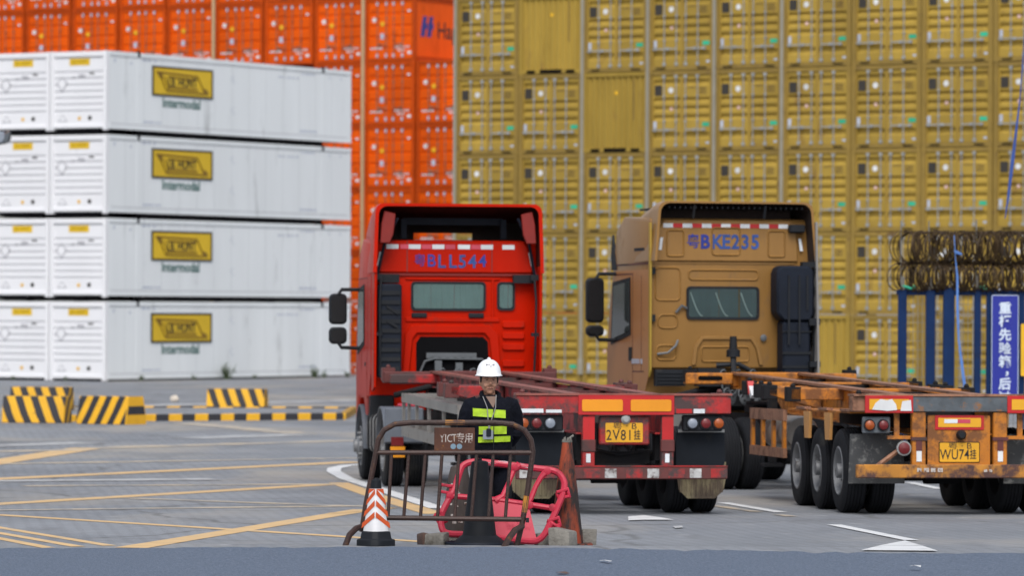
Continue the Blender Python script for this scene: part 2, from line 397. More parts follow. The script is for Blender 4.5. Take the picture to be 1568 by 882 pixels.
# ------------------------------------------------------------------ ground, road, painted lines
def ground_mat():
    m = bpy.data.materials.new('concrete_paver_yard'); m.use_nodes = True
    n, l = m.node_tree.nodes, m.node_tree.links
    p = n['Principled BSDF']; p.inputs['Roughness'].default_value = .8
    g = n.new('ShaderNodeNewGeometry')
    def noise(scale, det, sx=1, sy=1):
        v = n.new('ShaderNodeVectorMath'); v.operation = 'MULTIPLY'; v.inputs[1].default_value = (sx, sy, 1)
        l.new(g.outputs['Position'], v.inputs[0])
        z = n.new('ShaderNodeTexNoise'); z.inputs['Scale'].default_value = scale; z.inputs['Detail'].default_value = det; z.inputs['Roughness'].default_value = .6
        l.new(v.outputs[0], z.inputs['Vector']); return z.outputs['Fac']
    def ramp(f, a, b, ca, cb):
        r = n.new('ShaderNodeValToRGB'); r.color_ramp.elements[0].position = a; r.color_ramp.elements[1].position = b
        r.color_ramp.elements[0].color = ca + (1,); r.color_ramp.elements[1].color = cb + (1,)
        l.new(f, r.inputs['Fac']); return r.outputs['Color']
    def mix(f, a, b, mode='MIX'):
        x = n.new('ShaderNodeMix'); x.data_type = 'RGBA'; x.blend_type = mode
        if isinstance(f, float): x.inputs['Factor'].default_value = f
        else: l.new(f, x.inputs['Factor'])
        for k, q in (('A', a), ('B', b)):
            if isinstance(q, tuple): x.inputs[k].default_value = q + (1,)
            else: l.new(q, x.inputs[k])
        return x.outputs['Result']
    base = ramp(noise(.35, 8, 1, .6), .3, .72, (.176, .190, .213), (.272, .288, .314))
    br = n.new('ShaderNodeTexBrick')
    rv = n.new('ShaderNodeVectorRotate'); rv.rotation_type = 'Z_AXIS'; rv.inputs['Angle'].default_value = R(38)
    l.new(g.outputs['Position'], rv.inputs['Vector']); l.new(rv.outputs[0], br.inputs['Vector'])
    br.inputs['Scale'].default_value = 1.0; br.inputs['Brick Width'].default_value = .24; br.inputs['Row Height'].default_value = .12
    br.inputs['Mortar Size'].default_value = .012
    br.inputs['Color1'].default_value = (1, 1, 1, 1); br.inputs['Color2'].default_value = (.92, .92, .93, 1); br.inputs['Mortar'].default_value = (.55, .54, .53, 1)
    c = mix(1.0, base, br.outputs['Color'], 'MULTIPLY')
    c = mix(ramp(noise(.22, 7, 1, .45), .50, .66, (0, 0, 0), (.6, .6, .6)), c, (.35, .31, .255))     # dusty tan patches
    c = mix(ramp(noise(.9, 8, 1.6, .35), .56, .70, (0, 0, 0), (.62, .62, .62)), c, (.13, .135, .145))       # oil and tyre stains
    c = mix(ramp(noise(.5, 6, .25, 2.2), .58, .74, (0, 0, 0), (.45, .45, .45)), c, (.15, .15, .155))       # long tyre drags
    c = mix(ramp(noise(2.2, 9), .60, .70, (0, 0, 0), (.5, .5, .5)), c, (.40, .40, .40))
    c = mix(ramp(noise(7, 4), .66, .72, (0, 0, 0), (.5, .5, .5)), c, (.15, .145, .13))
    vo = n.new('ShaderNodeTexVoronoi'); vo.feature = 'DISTANCE_TO_EDGE'; vo.inputs['Scale'].default_value = .16
    wv = n.new('ShaderNodeVectorMath'); wv.operation = 'ADD'
    wz = n.new('ShaderNodeTexNoise'); wz.inputs['Scale'].default_value = .8; wz.inputs['Detail'].default_value = 5
    l.new(g.outputs['Position'], wz.inputs['Vector']); l.new(g.outputs['Position'], wv.inputs[0]); l.new(wz.outputs['Color'], wv.inputs[1]); l.new(wv.outputs[0], vo.inputs['Vector'])
    c = mix(ramp(vo.outputs['Distance'], .004, .012, (.6, .6, .6), (0, 0, 0)), c, (.09, .09, .09))       # cracks
    c = mix(ramp(noise(.13, 5, 1, .5), .60, .68, (0, 0, 0), (.5, .5, .5)), c, (.11, .115, .125))        # broad damp oil patches
    l.new(c, p.inputs['Base Color'])
    b = n.new('ShaderNodeBump'); b.inputs['Strength'].default_value = .35; b.inputs['Distance'].default_value = .01
    l.new(br.outputs['Fac'], b.inputs['Height']); b.invert = True
    l.new(b.outputs[0], p.inputs['Normal'])
    return m
M['ground'] = ground_mat()
def asphalt_mat():
    m = mat('asphalt_road', (.100, .131, .187), .85, var=.32, scale=26, dirt=(.19, .225, .29), damt=.50, dscale=55, bump=1.0, bscale=70, objvar=0, spec=.3)
    return m
M['asphalt'] = asphalt_mat()
ys = [-300, 0, 25, 38, 39, 40.6, 42, 45, 53, 59.5, 66, 73, 80, 90, 101, 125, 150, 200, 400, 1200, 6000]
xs = [-4000, -400, -60, -20, 0, 20, 60, 400, 4000]
b = MB()
b.add([(x, y, gz(y)) for y in ys for x in xs], [(j * 9 + i, j * 9 + i + 1, (j + 1) * 9 + i + 1, (j + 1) * 9 + i) for j in range(len(ys) - 1) for i in range(8)])
tag(b.build('ground', 'ground', smooth=False), 'grey concrete paver yard sloping gently down towards the container stacks', None, kind='structure')
# the raised asphalt road in front, its worn edge a low drop down to the yard
edge = [(-400, 843), (0, 843), (250, 841), (520, 838.5), (750, 837.5), (900, 838.2), (1100, 840.6), (1430, 843.8), (1568, 842.5), (2000, 842)]
ev = []
for x, y in edge:
    ev.append(((x - CX) / F * 39.0, CZ - (y - HY) / F * 39.0))
dn = []
rj = random.Random(21)
for (xa, za), (xb, zb) in zip(ev, ev[1:]):
    k = max(1, int((xb - xa) / .09))
    dn += [(xa + (xb - xa) * i / k, za + (zb - za) * i / k + rj.uniform(-.005, .005) - (.012 if rj.random() < .08 else 0)) for i in range(k)]
ev = [(-300, ev[0][1])] + dn + [ev[-1], (300, ev[-1][1])]
b = MB(); n = len(ev)
rows = [(-200, 0), (10, 0), (30, 0), (38.9, 0), (39.0, -.012), (39.05, -.30)]
b.add([(x, y, (z if y > 33 else .7) + d) for y, d in rows for x, z in ev], [(j * n + i, j * n + i + 1, (j + 1) * n + i + 1, (j + 1) * n + i) for j in range(len(rows) - 1) for i in range(n - 1)])
tag(b.build('road', 'asphalt'), 'dark asphalt road crossing in front of the container yard', None, kind='structure')
M['line_y'] = mat('worn_yellow_road_paint', (.60, .40, .19), .7, var=.1, scale=2, dirt=(.32, .30, .27), damt=.36, dscale=2.6, objvar=.03)
M['line_y2'] = mat('faded_yellow_road_paint', (.50, .41, .30), .75, var=.1, scale=2, dirt=(.27, .265, .26), damt=.60, dscale=1.6, objvar=.03)
M['line_w'] = mat('worn_white_road_paint', (.62, .63, .64), .7, var=.08, scale=2, dirt=(.30, .30, .30), damt=.36, dscale=3.0, objvar=.03)
M['line_w2'] = mat('faded_white_road_paint', (.44, .45, .46), .75, var=.08, scale=2, dirt=(.27, .27, .28), damt=.60, dscale=1.5, objvar=.03)
LV = [0.003]
def line(px, w, mt, name='road_marking', label='painted line on the yard'):
    LV[0] += .00025
    d = []
    for a, c in zip(px, px[1:]):
        k = max(2, int(math.hypot(c[0] - a[0], c[1] - a[1]) / 9))
        d += [G(a[0] + (c[0] - a[0]) * i / k, a[1] + (c[1] - a[1]) * i / k) for i in range(k)]
    d.append(G(*px[-1]))
    v = []
    for i, p in enumerate(d):
        t = d[min(i + 1, len(d) - 1)] - d[max(i - 1, 0)]; t.z = 0; t.normalize()
        s = Vector((-t.y, t.x, 0)) * w / 2
        for q in (p + s, p - s): v.append((q.x, q.y, gz(q.y) + LV[0]))
    b = MB().add(v, [(2 * i, 2 * i + 1, 2 * i + 3, 2 * i + 2) for i in range(len(d) - 1)])
    tag(b.build(name, mt, smooth=False), label, None, kind='structure')
YL = 'worn yellow box junction line painted on the yard'
for px in ([(-60, 799), (168, 836.5)], [(-60, 807), (120, 838)], [(-60, 814), (75, 840)]): line(px, .13, 'line_y', label=YL)
line([(200, 840), (560, 781)], .30, 'line_y', label=YL)
line([(-40, 787), (280, 807), (670, 832)], .22, 'line_y', label=YL)
line([(-60, 776), (511, 742)], .40, 'line_y', label=YL)
line([(518, 740), (580, 762), (667, 788)], .28, 'line_y', label=YL)
line([(-60, 783), (600, 775)], .34, 'line_y2', label=YL)
line([(200, 764), (600, 778)], .28, 'line_y2', label=YL)
line([(36, 745), (520, 742)], .45, 'line_y2', label=YL)
line([(-60, 737), (545, 708)], .50, 'line_y', label=YL)
line([(-60, 712), (545, 702)], .5, 'line_y2', label=YL)
line([(-60, 717), (132, 687)], .6, 'line_y', label=YL)
line([(132, 687), (545, 675)], .7, 'line_y2', label=YL)
line([(279, 648), (464, 665)], .7, 'line_y2', label=YL)
line([(-40, 693), (132, 689)], .7, 'line_y2', label=YL)
line([(510, 787), (600, 779)], .15, 'line_y', label=YL)
line([(1090, 775), (1160, 785)], .14, 'line_y2', label=YL)
line([(1190, 789), (1212, 792)], .14, 'line_y2', label=YL)
WL = 'worn white lane line painted on the yard'
line([(-60, 685), (143, 678)], 1.0, 'line_w2', label=WL)
line([(286, 672), (464, 666)], 1.0, 'line_w2', label=WL)
line([(-60, 738), (330, 735)], .8, 'line_w2', label=WL)
line([(-60, 629), (560, 613)], 1.2, 'line_w2', label=WL)
line([(1107, 771), (1196, 786)], .16, 'line_w', label=WL)
line([(1277, 805), (1396, 829)], .15, 'line_w', label=WL)
line([(1393, 740), (1440, 750)], .16, 'line_w', label=WL)
line([(560, 712), (530, 714), (512, 718), (511, 723), (530, 734), (562, 744), (610, 760), (672, 780)], .22, 'line_w', label=WL)
def patch(px, mt, label):          # scanline fill, so the paint follows the ground
    LV[0] += .00025
    y0, y1 = min(p[1] for p in px), max(p[1] for p in px)
    v = []; N = 70
    for i in range(N + 1):
        y = y0 + (y1 - y0) * (i + .02) / (N + .04); xs_ = []
        for p, q in zip(px, px[1:] + px[:1]):
            if (p[1] - y) * (q[1] - y) < 0: xs_.append(p[0] + (q[0] - p[0]) * (y - p[1]) / (q[1] - p[1]))
        for x in (min(xs_), max(xs_)): g = G(x, y); v.append((g.x, g.y, gz(g.y) + LV[0] + .002))
    b = MB().add(v, [(2 * i, 2 * i + 1, 2 * i + 3, 2 * i + 2) for i in range(N)])
    tag(b.build('road_marking', mt, smooth=False), label, None, kind='structure')
patch([(1318, 845), (1350, 837), (1386, 830), (1412, 838), (1436, 846)], 'line_w', 'white painted arrow head on the yard by the road edge')
patch([(962, 793), (985, 791), (1010, 794), (1032, 798), (1000, 797.5), (962, 799)], 'line_w', 'worn white painted arrow scrap on the yard')
patch([(1030, 808), (1044, 807), (1046, 810), (1034, 811)], 'line_w2', 'worn white painted arrow scrap on the yard')

# ------------------------------------------------------------------ containers
TH = R(-32.7)
CW, CH = 1.219, 2.591
def frame_mb(L, h=CH, w=CW):
    b = MB()
    for s in (-1, 1):
        x0, x1 = (w - .14, w) if s > 0 else (-w, -w + .14)
        b.box(x0, x1, .0, .16, 0.12, h - .12)
        for z in (0, h - .12): b.box(x0 - (.02 if s > 0 else 0), x1 + (.02 if s < 0 else 0), -.006, .178, z, z + .118)
        b.box(x0, x1, L - .16, L, 0, h)
        b.box(s * w - .05, s * w + .05, .18, L - .17, h - .09, h - .012)
        b.box(s * w - .05, s * w + .05, .18, L - .17, .02, .17)
    b.box(-w + .142, w - .142, .01, .12, h - .13, h - .004)
    b.box(-w + .142, w - .142, .01, .14, .02, .15)
    return b
def skin_mb(L, h=CH, w=CW):          # corrugated sides, flat roof, inner back of the door opening
    b = MB()
    for s in (-1, 1):
        pr, y = [], .2
        while y < L - .3:
            pr += [(s * (w - .012), y), (s * (w - .012), y + .07), (s * (w - .045), y + .14), (s * (w - .045), y + .21)]; y += .28
        b.strip(pr, 'z', .17, h - .09)
    b.box(-w + .03, w - .03, .17, L - .05, h - .03, h - .016)
    b.box(-w + .13, w - .13, .13, .17, .1, h - .1)
    b.box(-w + .03, w - .03, L - .08, L - .03, .1, h - .1)
    return b
DOOR_G = [(.155, 0), (.40, 0), (.48, .07), (.58, .07), (.62, 0), (1.00, 0), (1.08, .07), (1.15, .07), (1.19, 0), (1.29, 0), (1.37, .07), (1.43, .07), (1.47, 0),
          (1.57, 0), (1.65, .07), (1.70, .07), (1.74, 0), (2.11, 0), (2.19, .07), (2.28, .07), (2.32, 0), (2.455, 0)]
DOOR_O = [(.155, 0), (.50, 0), (.54, .04), (.58, .04), (.62, 0), (.96, 0), (1.0, .04), (1.04, .04), (1.08, 0), (1.40, 0), (1.44, .04), (1.48, .04), (1.52, 0), (1.90, 0), (1.94, .04), (1.98, .04), (2.02, 0), (2.455, 0)]
def door_mb(x0, x1, prof):
    b = MB()
    b.strip([(.05 + d, z) for z, d in prof], 'x', x0 + .05, x1 - .05)
    b.use(0).box(x0 + .008, x0 + .05, .042, .10, .155, 2.455).box(x1 - .05, x1 - .008, .042, .10, .155, 2.455)
    b.use(1).box(x0 - .004, x0 + .007, .045, .09, .15, 2.46).box(x1 - .007, x1 + .004, .045, .09, .15, 2.46)
    return b
def bar_mb(x, hx):
    b = MB().tube([(x, .012, .16), (x, .012, 2.45)], .019, 6)
    for z in (.16, 2.36): b.box(x - .05, x + .05, -.012, .04, z, z + .10)
    for z in (.95, 1.75): b.box(x - .04, x + .04, .0, .04, z, z + .05)
    if hx: b.box(min(x, x + hx), max(x, x + hx), -.018, -.002, .68, .72).box(x + hx * .8 - .05, x + hx * .8 + .05, -.012, .04, .655, .745)
    return b
def dashes(x0, x1, z, h, k, y=.045, seed=1):
    r = random.Random(seed); b = MB(); w = (x1 - x0) / k
    for i in range(k): b.box(x0 + i * w, x0 + (i + r.uniform(.55, .85)) * w, y - .005, y, z, z + h)
    return b
def gold_door(label, loc, rot):
    t = thing('shipping_container', label, 'container', loc, rot, 'gold containers in the wall of boxes')
    L = 6.058
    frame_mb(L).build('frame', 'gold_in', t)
    skin_mb(L).build('wall_panels', 'gold', t)
    b = MB().box(-.93, -.60, .0, .012, .055, .10).box(.60, .93, .0, .012, .055, .10); b.each('fork_slot_shade', 'black', t)  # black plates, painted shade of the fork pockets
    for x0, x1 in ((-1.075, -.004), (.004, 1.075)): door_mb(x0, x1, DOOR_G).build('door', ['gold', 'seal'], t)
    for x, hx in ((-.64, -.42), (-.19, -.42), (.16, .42), (.60, .30)): bar_mb(x, hx).build('locking_bar', 'steel', t)
    MB().prism(rrect(-1.0, -.73, 1.80, 2.14, .03), 'y', .036, .046).build('emblem', 'emblem', t)
    MB().disc(-.40, 1.97, .095, .046).build('round_sticker', 'white_dec', t)
    MB().disc(-.38, 1.37, .06, .046).build('pink_sticker', 'pink_dec', t)
    MB().box(.76, 1.02, .042, .046, .80, .93).build('green_label', 'green_dec', t)
    MB().box(-1.05, -.93, .042, .046, .76, .98).box(.90, 1.02, .042, .046, .24, .31).each('grey_label', 'grey_dec', t)
    b = dashes(.24, .52, 2.03, .035, 4, seed=3)
    for i, z in enumerate((2.02, 1.96, 1.90, 1.84)): 
        q = dashes(.66, .95, z, .028, 4, seed=i); b.add(q.v, q.f)
    b.build('lettering', 'text_dark', t)
    return t
def gold_blank(label, loc, rot):
    t = thing('shipping_container', label, 'container', loc, rot, 'gold containers in the wall of boxes')
    L = 6.058
    frame_mb(L).build('frame', 'gold', t)
    skin_mb(L).build('wall_panels', 'gold', t)
    pr, x = [], -1.075
    while x < 1.05:
        pr += [(x, .05), (x + .09, .05), (x + .12, .095), (x + .18, .095)]; x += .215
    b = MB().strip(pr + [(1.075, .05)], 'z', .15, 2.46)
    b.build('end_panel', 'gold', t)
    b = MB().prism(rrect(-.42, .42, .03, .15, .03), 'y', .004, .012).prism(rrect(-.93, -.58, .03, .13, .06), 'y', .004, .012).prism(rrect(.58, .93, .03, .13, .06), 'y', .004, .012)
    b.each('fork_slot_shade', 'black', t)  # flat black plates stand in for the shade inside the pockets
    MB().disc(.02, 1.93, .06, .05).build('round_sticker', 'yellow_dec', t)
    q = MB()
    for i in range(11): q.box(.66, .70, .046, .05, 2.25 - i * .12, 2.34 - i * .12)
    q.build('lettering', 'text_dark', t)
    return t
ORD = ['first', 'second', 'third', 'fourth', 'fifth', 'sixth', 'seventh', 'eighth', 'ninth', 'tenth']
LEV = ['ground level', 'second level up', 'third level up', 'fourth level up', 'fifth level up', 'sixth level up', 'seventh level up']
PITCH = 2.53
GP = 2.465
GU = Vector((math.cos(TH), math.sin(TH), 0))
g0 = W(1092, 600, 145.3); g0.z = -.02          # corner between the fourth and fifth columns
BL = {(1, 4), (2, 3), (5, 0)}
pg = pb = None
for c in range(9):
    for r in range(5):
        p = g0 + GU * (GP * (c - 4 + .5)); p.z = g0.z + CH * r + .004 * r
        p -= Vector((-math.sin(TH), math.cos(TH), 0)) * rnd.uniform(0, .03)
        if (c, r) in BL:
            lb = {(1, 4): 'gold container turned blank end out in the top row, second column',
                  (2, 3): 'gold container turned blank end out, one row below the top',
                  (5, 0): 'gold container turned blank end out, at ground level beside the bronze cab'}[(c, r)]
            if pb is None: o = pb = gold_blank(lb, p, (0, 0, TH))
            else: o = dup(pb, p, (0, 0, TH))
        else:
            lb = 'gold container, doors outward, %s, %s column from the orange stack' % (LEV[r], ORD[c])
            if pg is None: o = pg = gold_door(lb, p, (0, 0, TH))
            else: o = dup(pg, p, (0, 0, TH))
        o['label'] = lb
# pale lashing posts standing in the gaps of the gold wall
for i, c in enumerate((0, 2, 3, 4, 5)):
    p = g0 + GU * (GP * (c - 4)) + Vector((math.sin(TH), -math.cos(TH), 0)) * .02
    zb, zt = (3.0, 13.0) if c in (3, 4, 5) else (.6, 13.0)
    if c == 5: zb, zt = 5.3, 13.0
    if c == 4: zb = 5.3
    b = MB().box(-.05, .05, -.05, .05, zb, zt)
    b.box(-.08, .08, -.08, .08, zb, zb + .5)
    o = b.build('lashing_post', 'pale_post', loc=(p.x, p.y, 0), rot=(0, 0, TH))
    lb = ['pale grey upright post between the orange stack and the gold stack', 'pale grey upright post between the second and third gold columns', 'pale grey upright post between the third and fourth gold columns',
          'pale grey upright post between the fourth and fifth gold columns, above the bronze cab', 'pale grey upright post between the fifth and sixth gold columns'][i]
    tag(o, lb, 'post', 'pale posts in the gold container wall')

def orange_box(label, loc, rot):
    t = thing('shipping_container', label, 'container', loc, rot, 'orange containers in the far stack')
    L = 12.19
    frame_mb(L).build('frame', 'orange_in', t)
    skin_mb(L).build('wall_panels', 'orange', t)
    for x0, x1 in ((-1.075, -.004), (.004, 1.075)): door_mb(x0, x1, DOOR_O).build('door', ['orange', 'orange_in'], t)
    for x, hx in ((-.62, 0), (-.18, -.42), (.18, .42), (.62, 0)): bar_mb(x, hx).use(1).box(x - .05, x + .05, -.016, -.0125, .18, .33).box(x - .05, x + .05, -.016, -.0125, 2.30, 2.43).build('locking_bar', ['tr_ortop', 'grey_dec'], t)
    MB().disc(-.80, 1.72, .10, .046).build('round_sticker', 'white_dec', t)
    MB().disc(-.40, 1.55, .10, .046).build('yellow_disc', 'yellow_dec', t)
    MB().box(-.50, -.32, .042, .046, .92, 1.16).build('grey_label', 'grey_dec', t)
    b = dashes(-.98, -.36, .52, .07, 5, seed=5); q = dashes(.22, .95, .56, .07, 6, seed=6); b.add(q.v, q.f)
    q = dashes(.36, .72, .42, .08, 3, seed=7); b.add(q.v, q.f)
    b.box(.84, 1.02, .041, .045, .30, .42).box(.84, .98, .041, .045, 2.02, 2.10)
    b.build('lettering', 'text_white', t)
    dashes(-1.0, -.45, 2.08, .05, 1, seed=8).build('maker_strip', 'orange_in', t)
    return t
o0 = W(558, 95, 187.0); OZ = o0.z - 5 * CH - .02
po = None
for c in range(-8, 2):
    for r in range(0, 7):
        if c == 1 and r >= 5: continue
        if c < -1 and r < 5: continue
        p = o0 + GU * (PITCH * (c + .5)); p.z = OZ + CH * r + .004 * r
        p -= Vector((-math.sin(TH), math.cos(TH), 0)) * rnd.uniform(0, .04)
        lb = 'orange container, doors outward, %s, %s column from the gold stack' % (LEV[r], ORD[1 - c])
        if po is None: o = po = orange_box(lb, p, (0, 0, TH))
        else: o = dup(po, p, (0, 0, TH))
        o['label'] = lb
        if (c, r) == (0, 5):
            tag(o, 'orange container with a blue mark on its side, beside the gold stack', 'container', 'orange containers in the far stack')
            # plain side sheet, blue mark and lettering on the long side that shows
            MB().box(CW - .012, CW + .004, .18, 12.0, .2, CH - .12).build('side_panel', 'orange', o)
            b = MB()
            for k in (0, 1):
                y0 = .42 + k * .46
                b.prism([(y0, 1.02), (y0 + .30, 1.02), (y0 + .36, 1.32), (y0 + .46, 1.34), (y0 + .52, 1.56), (y0 + .40, 1.58), (y0 + .47, 1.86), (y0 + .20, 1.86), (y0 + .09, 1.5)], 'x', CW + .005, CW + .012)
            b.build('emblem', 'blue_mark', o)
            text('Hapag-Lloyd', .95, 'ink', o, (CW + .006, 1.62, 1.30), (R(90), 0, R(90)), bold=.012, align='LEFT')
for i, c in enumerate((-3, 0)):
    p = o0 + GU * (PITCH * c) + Vector((math.sin(TH), -math.cos(TH), 0)) * .10
    b = MB().box(-.055, .055, -.05, .05, -.2, 18.6).box(-.1, .1, -.08, .08, -.2, .3)
    tag(b.build('lashing_post', 'beige_post', loc=(p.x, p.y, 0), rot=(0, 0, TH)), ['beige upright post in the orange stack above the yellow and black side sign', 'beige upright post beside the ends of the white containers'][i], 'post', 'beige posts in the orange stack')

def white_box(label, loc, rot):
    t = thing('shipping_container', label, 'container', loc, rot, 'white containers stacked at the yard edge')
    w, h, L = 1.255, 2.896, 16.15
    b = MB()
    for s in (-1, 1):
        b.box(s * w - (.15 if s > 0 else 0), s * w + (.15 if s < 0 else 0), 0, .2, .02, h)
    b.box(-w + .152, w - .152, .01, .15, h - .2, h - .01)
    b.box(-w + .152, w - .152, .01, .15, .10, .24)
    b.build('frame', 'white', t, bevel=.015)
    pr = [(.06, .24)]
    for i in range(8):
        z = .72 + i * .237
        pr += [(.06, z - .03), (.10, z), (.06, z + .05)] if i < 7 else []
    pr += [(.06, 2.64), (.10, 2.67), (.06, 2.69), (.06, 2.70)]
    MB().strip(pr, 'x', -w + .15, w - .15).build('end_panel', 'white', t)
    b = MB()
    for i in range(7): b.box(-w + .19, w - .19,   .0865, .0905, .702 + i * .237, .732 + i * .237)
    b.box(-w + .19, w - .19, .0865, .0905, 2.655, 2.675)
    b.build('panel_groove', 'groove', t)
    b = MB().box(w - .03, w, .202, L, .10, h).box(-w, -w + .03, .202, L, .10, h).box(-w + .03, w - .03, .2, L, h - .03, h - .008).box(-w + .03, w - .03, L - .05, L, .1, h - .03)
    for z0, z1 in ((.08, .26), (h - .14, h + .002)): b.box(w, w + .018, .20, L, z0, z1)
    for y in (2.0, 14.15): b.box(w, w + .008, y - .08, y + .08, .26, h - .14)
    b.build('side_panel', 'white_side', t)
    b = MB()
    for y in (2.0, 14.15): b.box(w - .05, w + .03, y - .07, y + .07, h - .16, h + .07)
    for y in (2.05, 14.1):
        for x in (-w + .15, w - .15): b.box(x - .1, x + .1, y - .12, y + .12, -.13, .10)
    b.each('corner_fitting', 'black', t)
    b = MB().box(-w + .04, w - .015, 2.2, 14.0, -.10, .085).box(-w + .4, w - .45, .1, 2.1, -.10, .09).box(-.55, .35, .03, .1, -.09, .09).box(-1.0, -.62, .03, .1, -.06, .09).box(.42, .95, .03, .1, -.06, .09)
    b.build('gap_slab', 'black', t)  # black slab added in the gap to stand for the shadow inside
    MB().box(-.42, .48, .052, .058, 2.385, 2.635).build('end_sign', 'sign_y', t)
    text('J.B. HUNT', .15, 'brown_ink', t, (.03, .0505, 2.52), sx=1.05)
    MB().prism([(-1.0, 1.75), (-.75, 1.98), (-.5, 1.75), (-.75, 1.42)], 'y', .05, .056).prism([(-.93, .36), (-.72, .60), (-.5, .36)], 'y', .05, .056).build('placard_holder', 'groove', t)
    MB().prism([(-.95, 1.745), (-.75, 1.93), (-.55, 1.745), (-.75, 1.48)], 'y', .046, .05).prism([(-.88, .38), (-.72, .57), (-.55, .38)], 'y', .046, .05).build('placard', 'white', t)
    MB().disc(.03, .46, .07, .052).build('yellow_disc', 'yellow_dec', t)
    MB().disc(.50, .47, .085, .052).prism([(.45, 2.06), (.72, 2.06), (.68, 2.11), (.5, 2.12)], 'y', .048, .054).build('dark_fitting', 'emblem', t)
    b = dashes(-.30, -.12, 1.93, .05, 2, .05, 4)
    for i, z in enumerate((2.02, 1.95)): q = dashes(-.02, .32, z, .04, 4, .05, i); b.add(q.v, q.f)
    b.build('lettering', 'groove', t)
    # the big yellow sign with its scroll, and the word below it, on the long side
    sg = MB().box(w + .018, w + .024, 2.78, 6.42, 1.42, 2.46).build('side_sign', 'sign_y', t)
    b = MB()
    for y0, y1, z0, z1 in ((2.74, 6.46, 2.42, 2.49), (2.74, 6.46, 1.39, 1.46), (2.74, 2.83, 1.46, 2.42), (6.37, 6.46, 1.46, 2.42)): b.box(w + .019, w + .030, y0, y1, z0, z1)
    b.build('sign_border', 'ink', sg)
    b = MB()
    for a, c in (((3.0, 2.27), (5.5, 2.20)), ((5.5, 2.20), (5.85, 1.72)), ((3.6, 1.60), (6.15, 1.58)), ((3.25, 2.1), (3.6, 1.60)), ((3.5, 2.1), (3.7, 1.75)), ((3.7, 1.72), (5.5, 1.70)), ((3.75, 2.12), (5.35, 2.06))):
        b.tube([(w + .026, a[0], a[1]), (w + .026, c[0], c[1])], .03, 4)
    b.prism([(2.98, 2.30), (3.35, 2.22), (3.42, 2.0), (3.2, 2.05)], 'x', w + .022, w + .03).prism([(5.75, 1.80), (6.1, 1.72), (6.2, 1.55), (5.9, 1.58)], 'x', w + .022, w + .03)
    b.build('scroll', 'brown_ink', sg)
    text('J.B. HUNT', .50, 'ink', sg, (w + .027, 4.58, 1.92), (R(90), 0, R(90)), sx=.82, bold=.012)
    sg.scale = (1, 1.044, 1); sg.location = (0, 2.86 - 2.78 * 1.044, 0)
    text('Intermodal', .50, 'green_ink', t, (w + .006, 4.71, 1.14), (R(90), 0, R(90)), sx=1.10, bold=.012)
    b = MB()
    def sd(y0, k, z, h, pit=.16):
        r = random.Random(int(y0 * 10))
        for i in range(k): b.box(w + .001, w + .006, y0 + i * pit, y0 + i * pit + pit * r.uniform(.4, .75), z, z + h)
    sd(2.25, 3, 2.62, .06, .35); sd(2.3, 6, .36, .07, .2); sd(11.1, 5, 2.42, .05, .3); sd(12.7, 4, 2.6, .07, .25); sd(12.6, 6, .38, .09, .2); sd(.5, 1, 2.5, .14, .12); sd(1.5, 1, 2.45, .1, .1); sd(14.6, 1, 2.5, .12, .1); sd(15.4, 1, 2.5, .12, .1)
    for z in (2.18, 1.0):
        for a in range(5): b.box(w + .001, w + .006, 8.0 + .1 * math.cos(a * 1.3) , 8.05 + .1 * math.cos(a * 1.3), z - .12 + .06 * a, z - .08 + .06 * a)
    b.build('lettering', 'grey_dec', t)
    b = MB().box(w + .018, w + .021, .3, L - .2, .285 - .02, .285).box(w + .001, w + .004, .3, L - .2, h - .20, h - .18)
    b.build('rail_seam', 'groove', t)
    b = MB()
    for i in range(13): b.box(w + .001, w + .004, 1.2 + i * 1.13, 1.215 + i * 1.13, .27, h - .15)
    b.build('panel_joint', 'seamw', t)
    return t
TW = R(-31.2)
wu = Vector((math.cos(TW), math.sin(TW), 0))
w0 = W(160, 586, 165.1)
pw = None
WR = ['at the bottom of its stack', 'second from the ground', 'third from the ground', 'on top of its stack']
for c in range(2):
    for r in range(4):
        p = w0 - wu * (1.255 + c * 2.56); p.z = w0.z + .03 + 3.03 * r
        lb = 'white container %s, %s' % (WR[r], 'long side with yellow sign showing' if c == 0 else 'only its ribbed end showing')
        if pw is None: o = pw = white_box(lb, p, (0, 0, TW))
        else: o = dup(pw, p, (0, 0, TW))
        o['label'] = lb
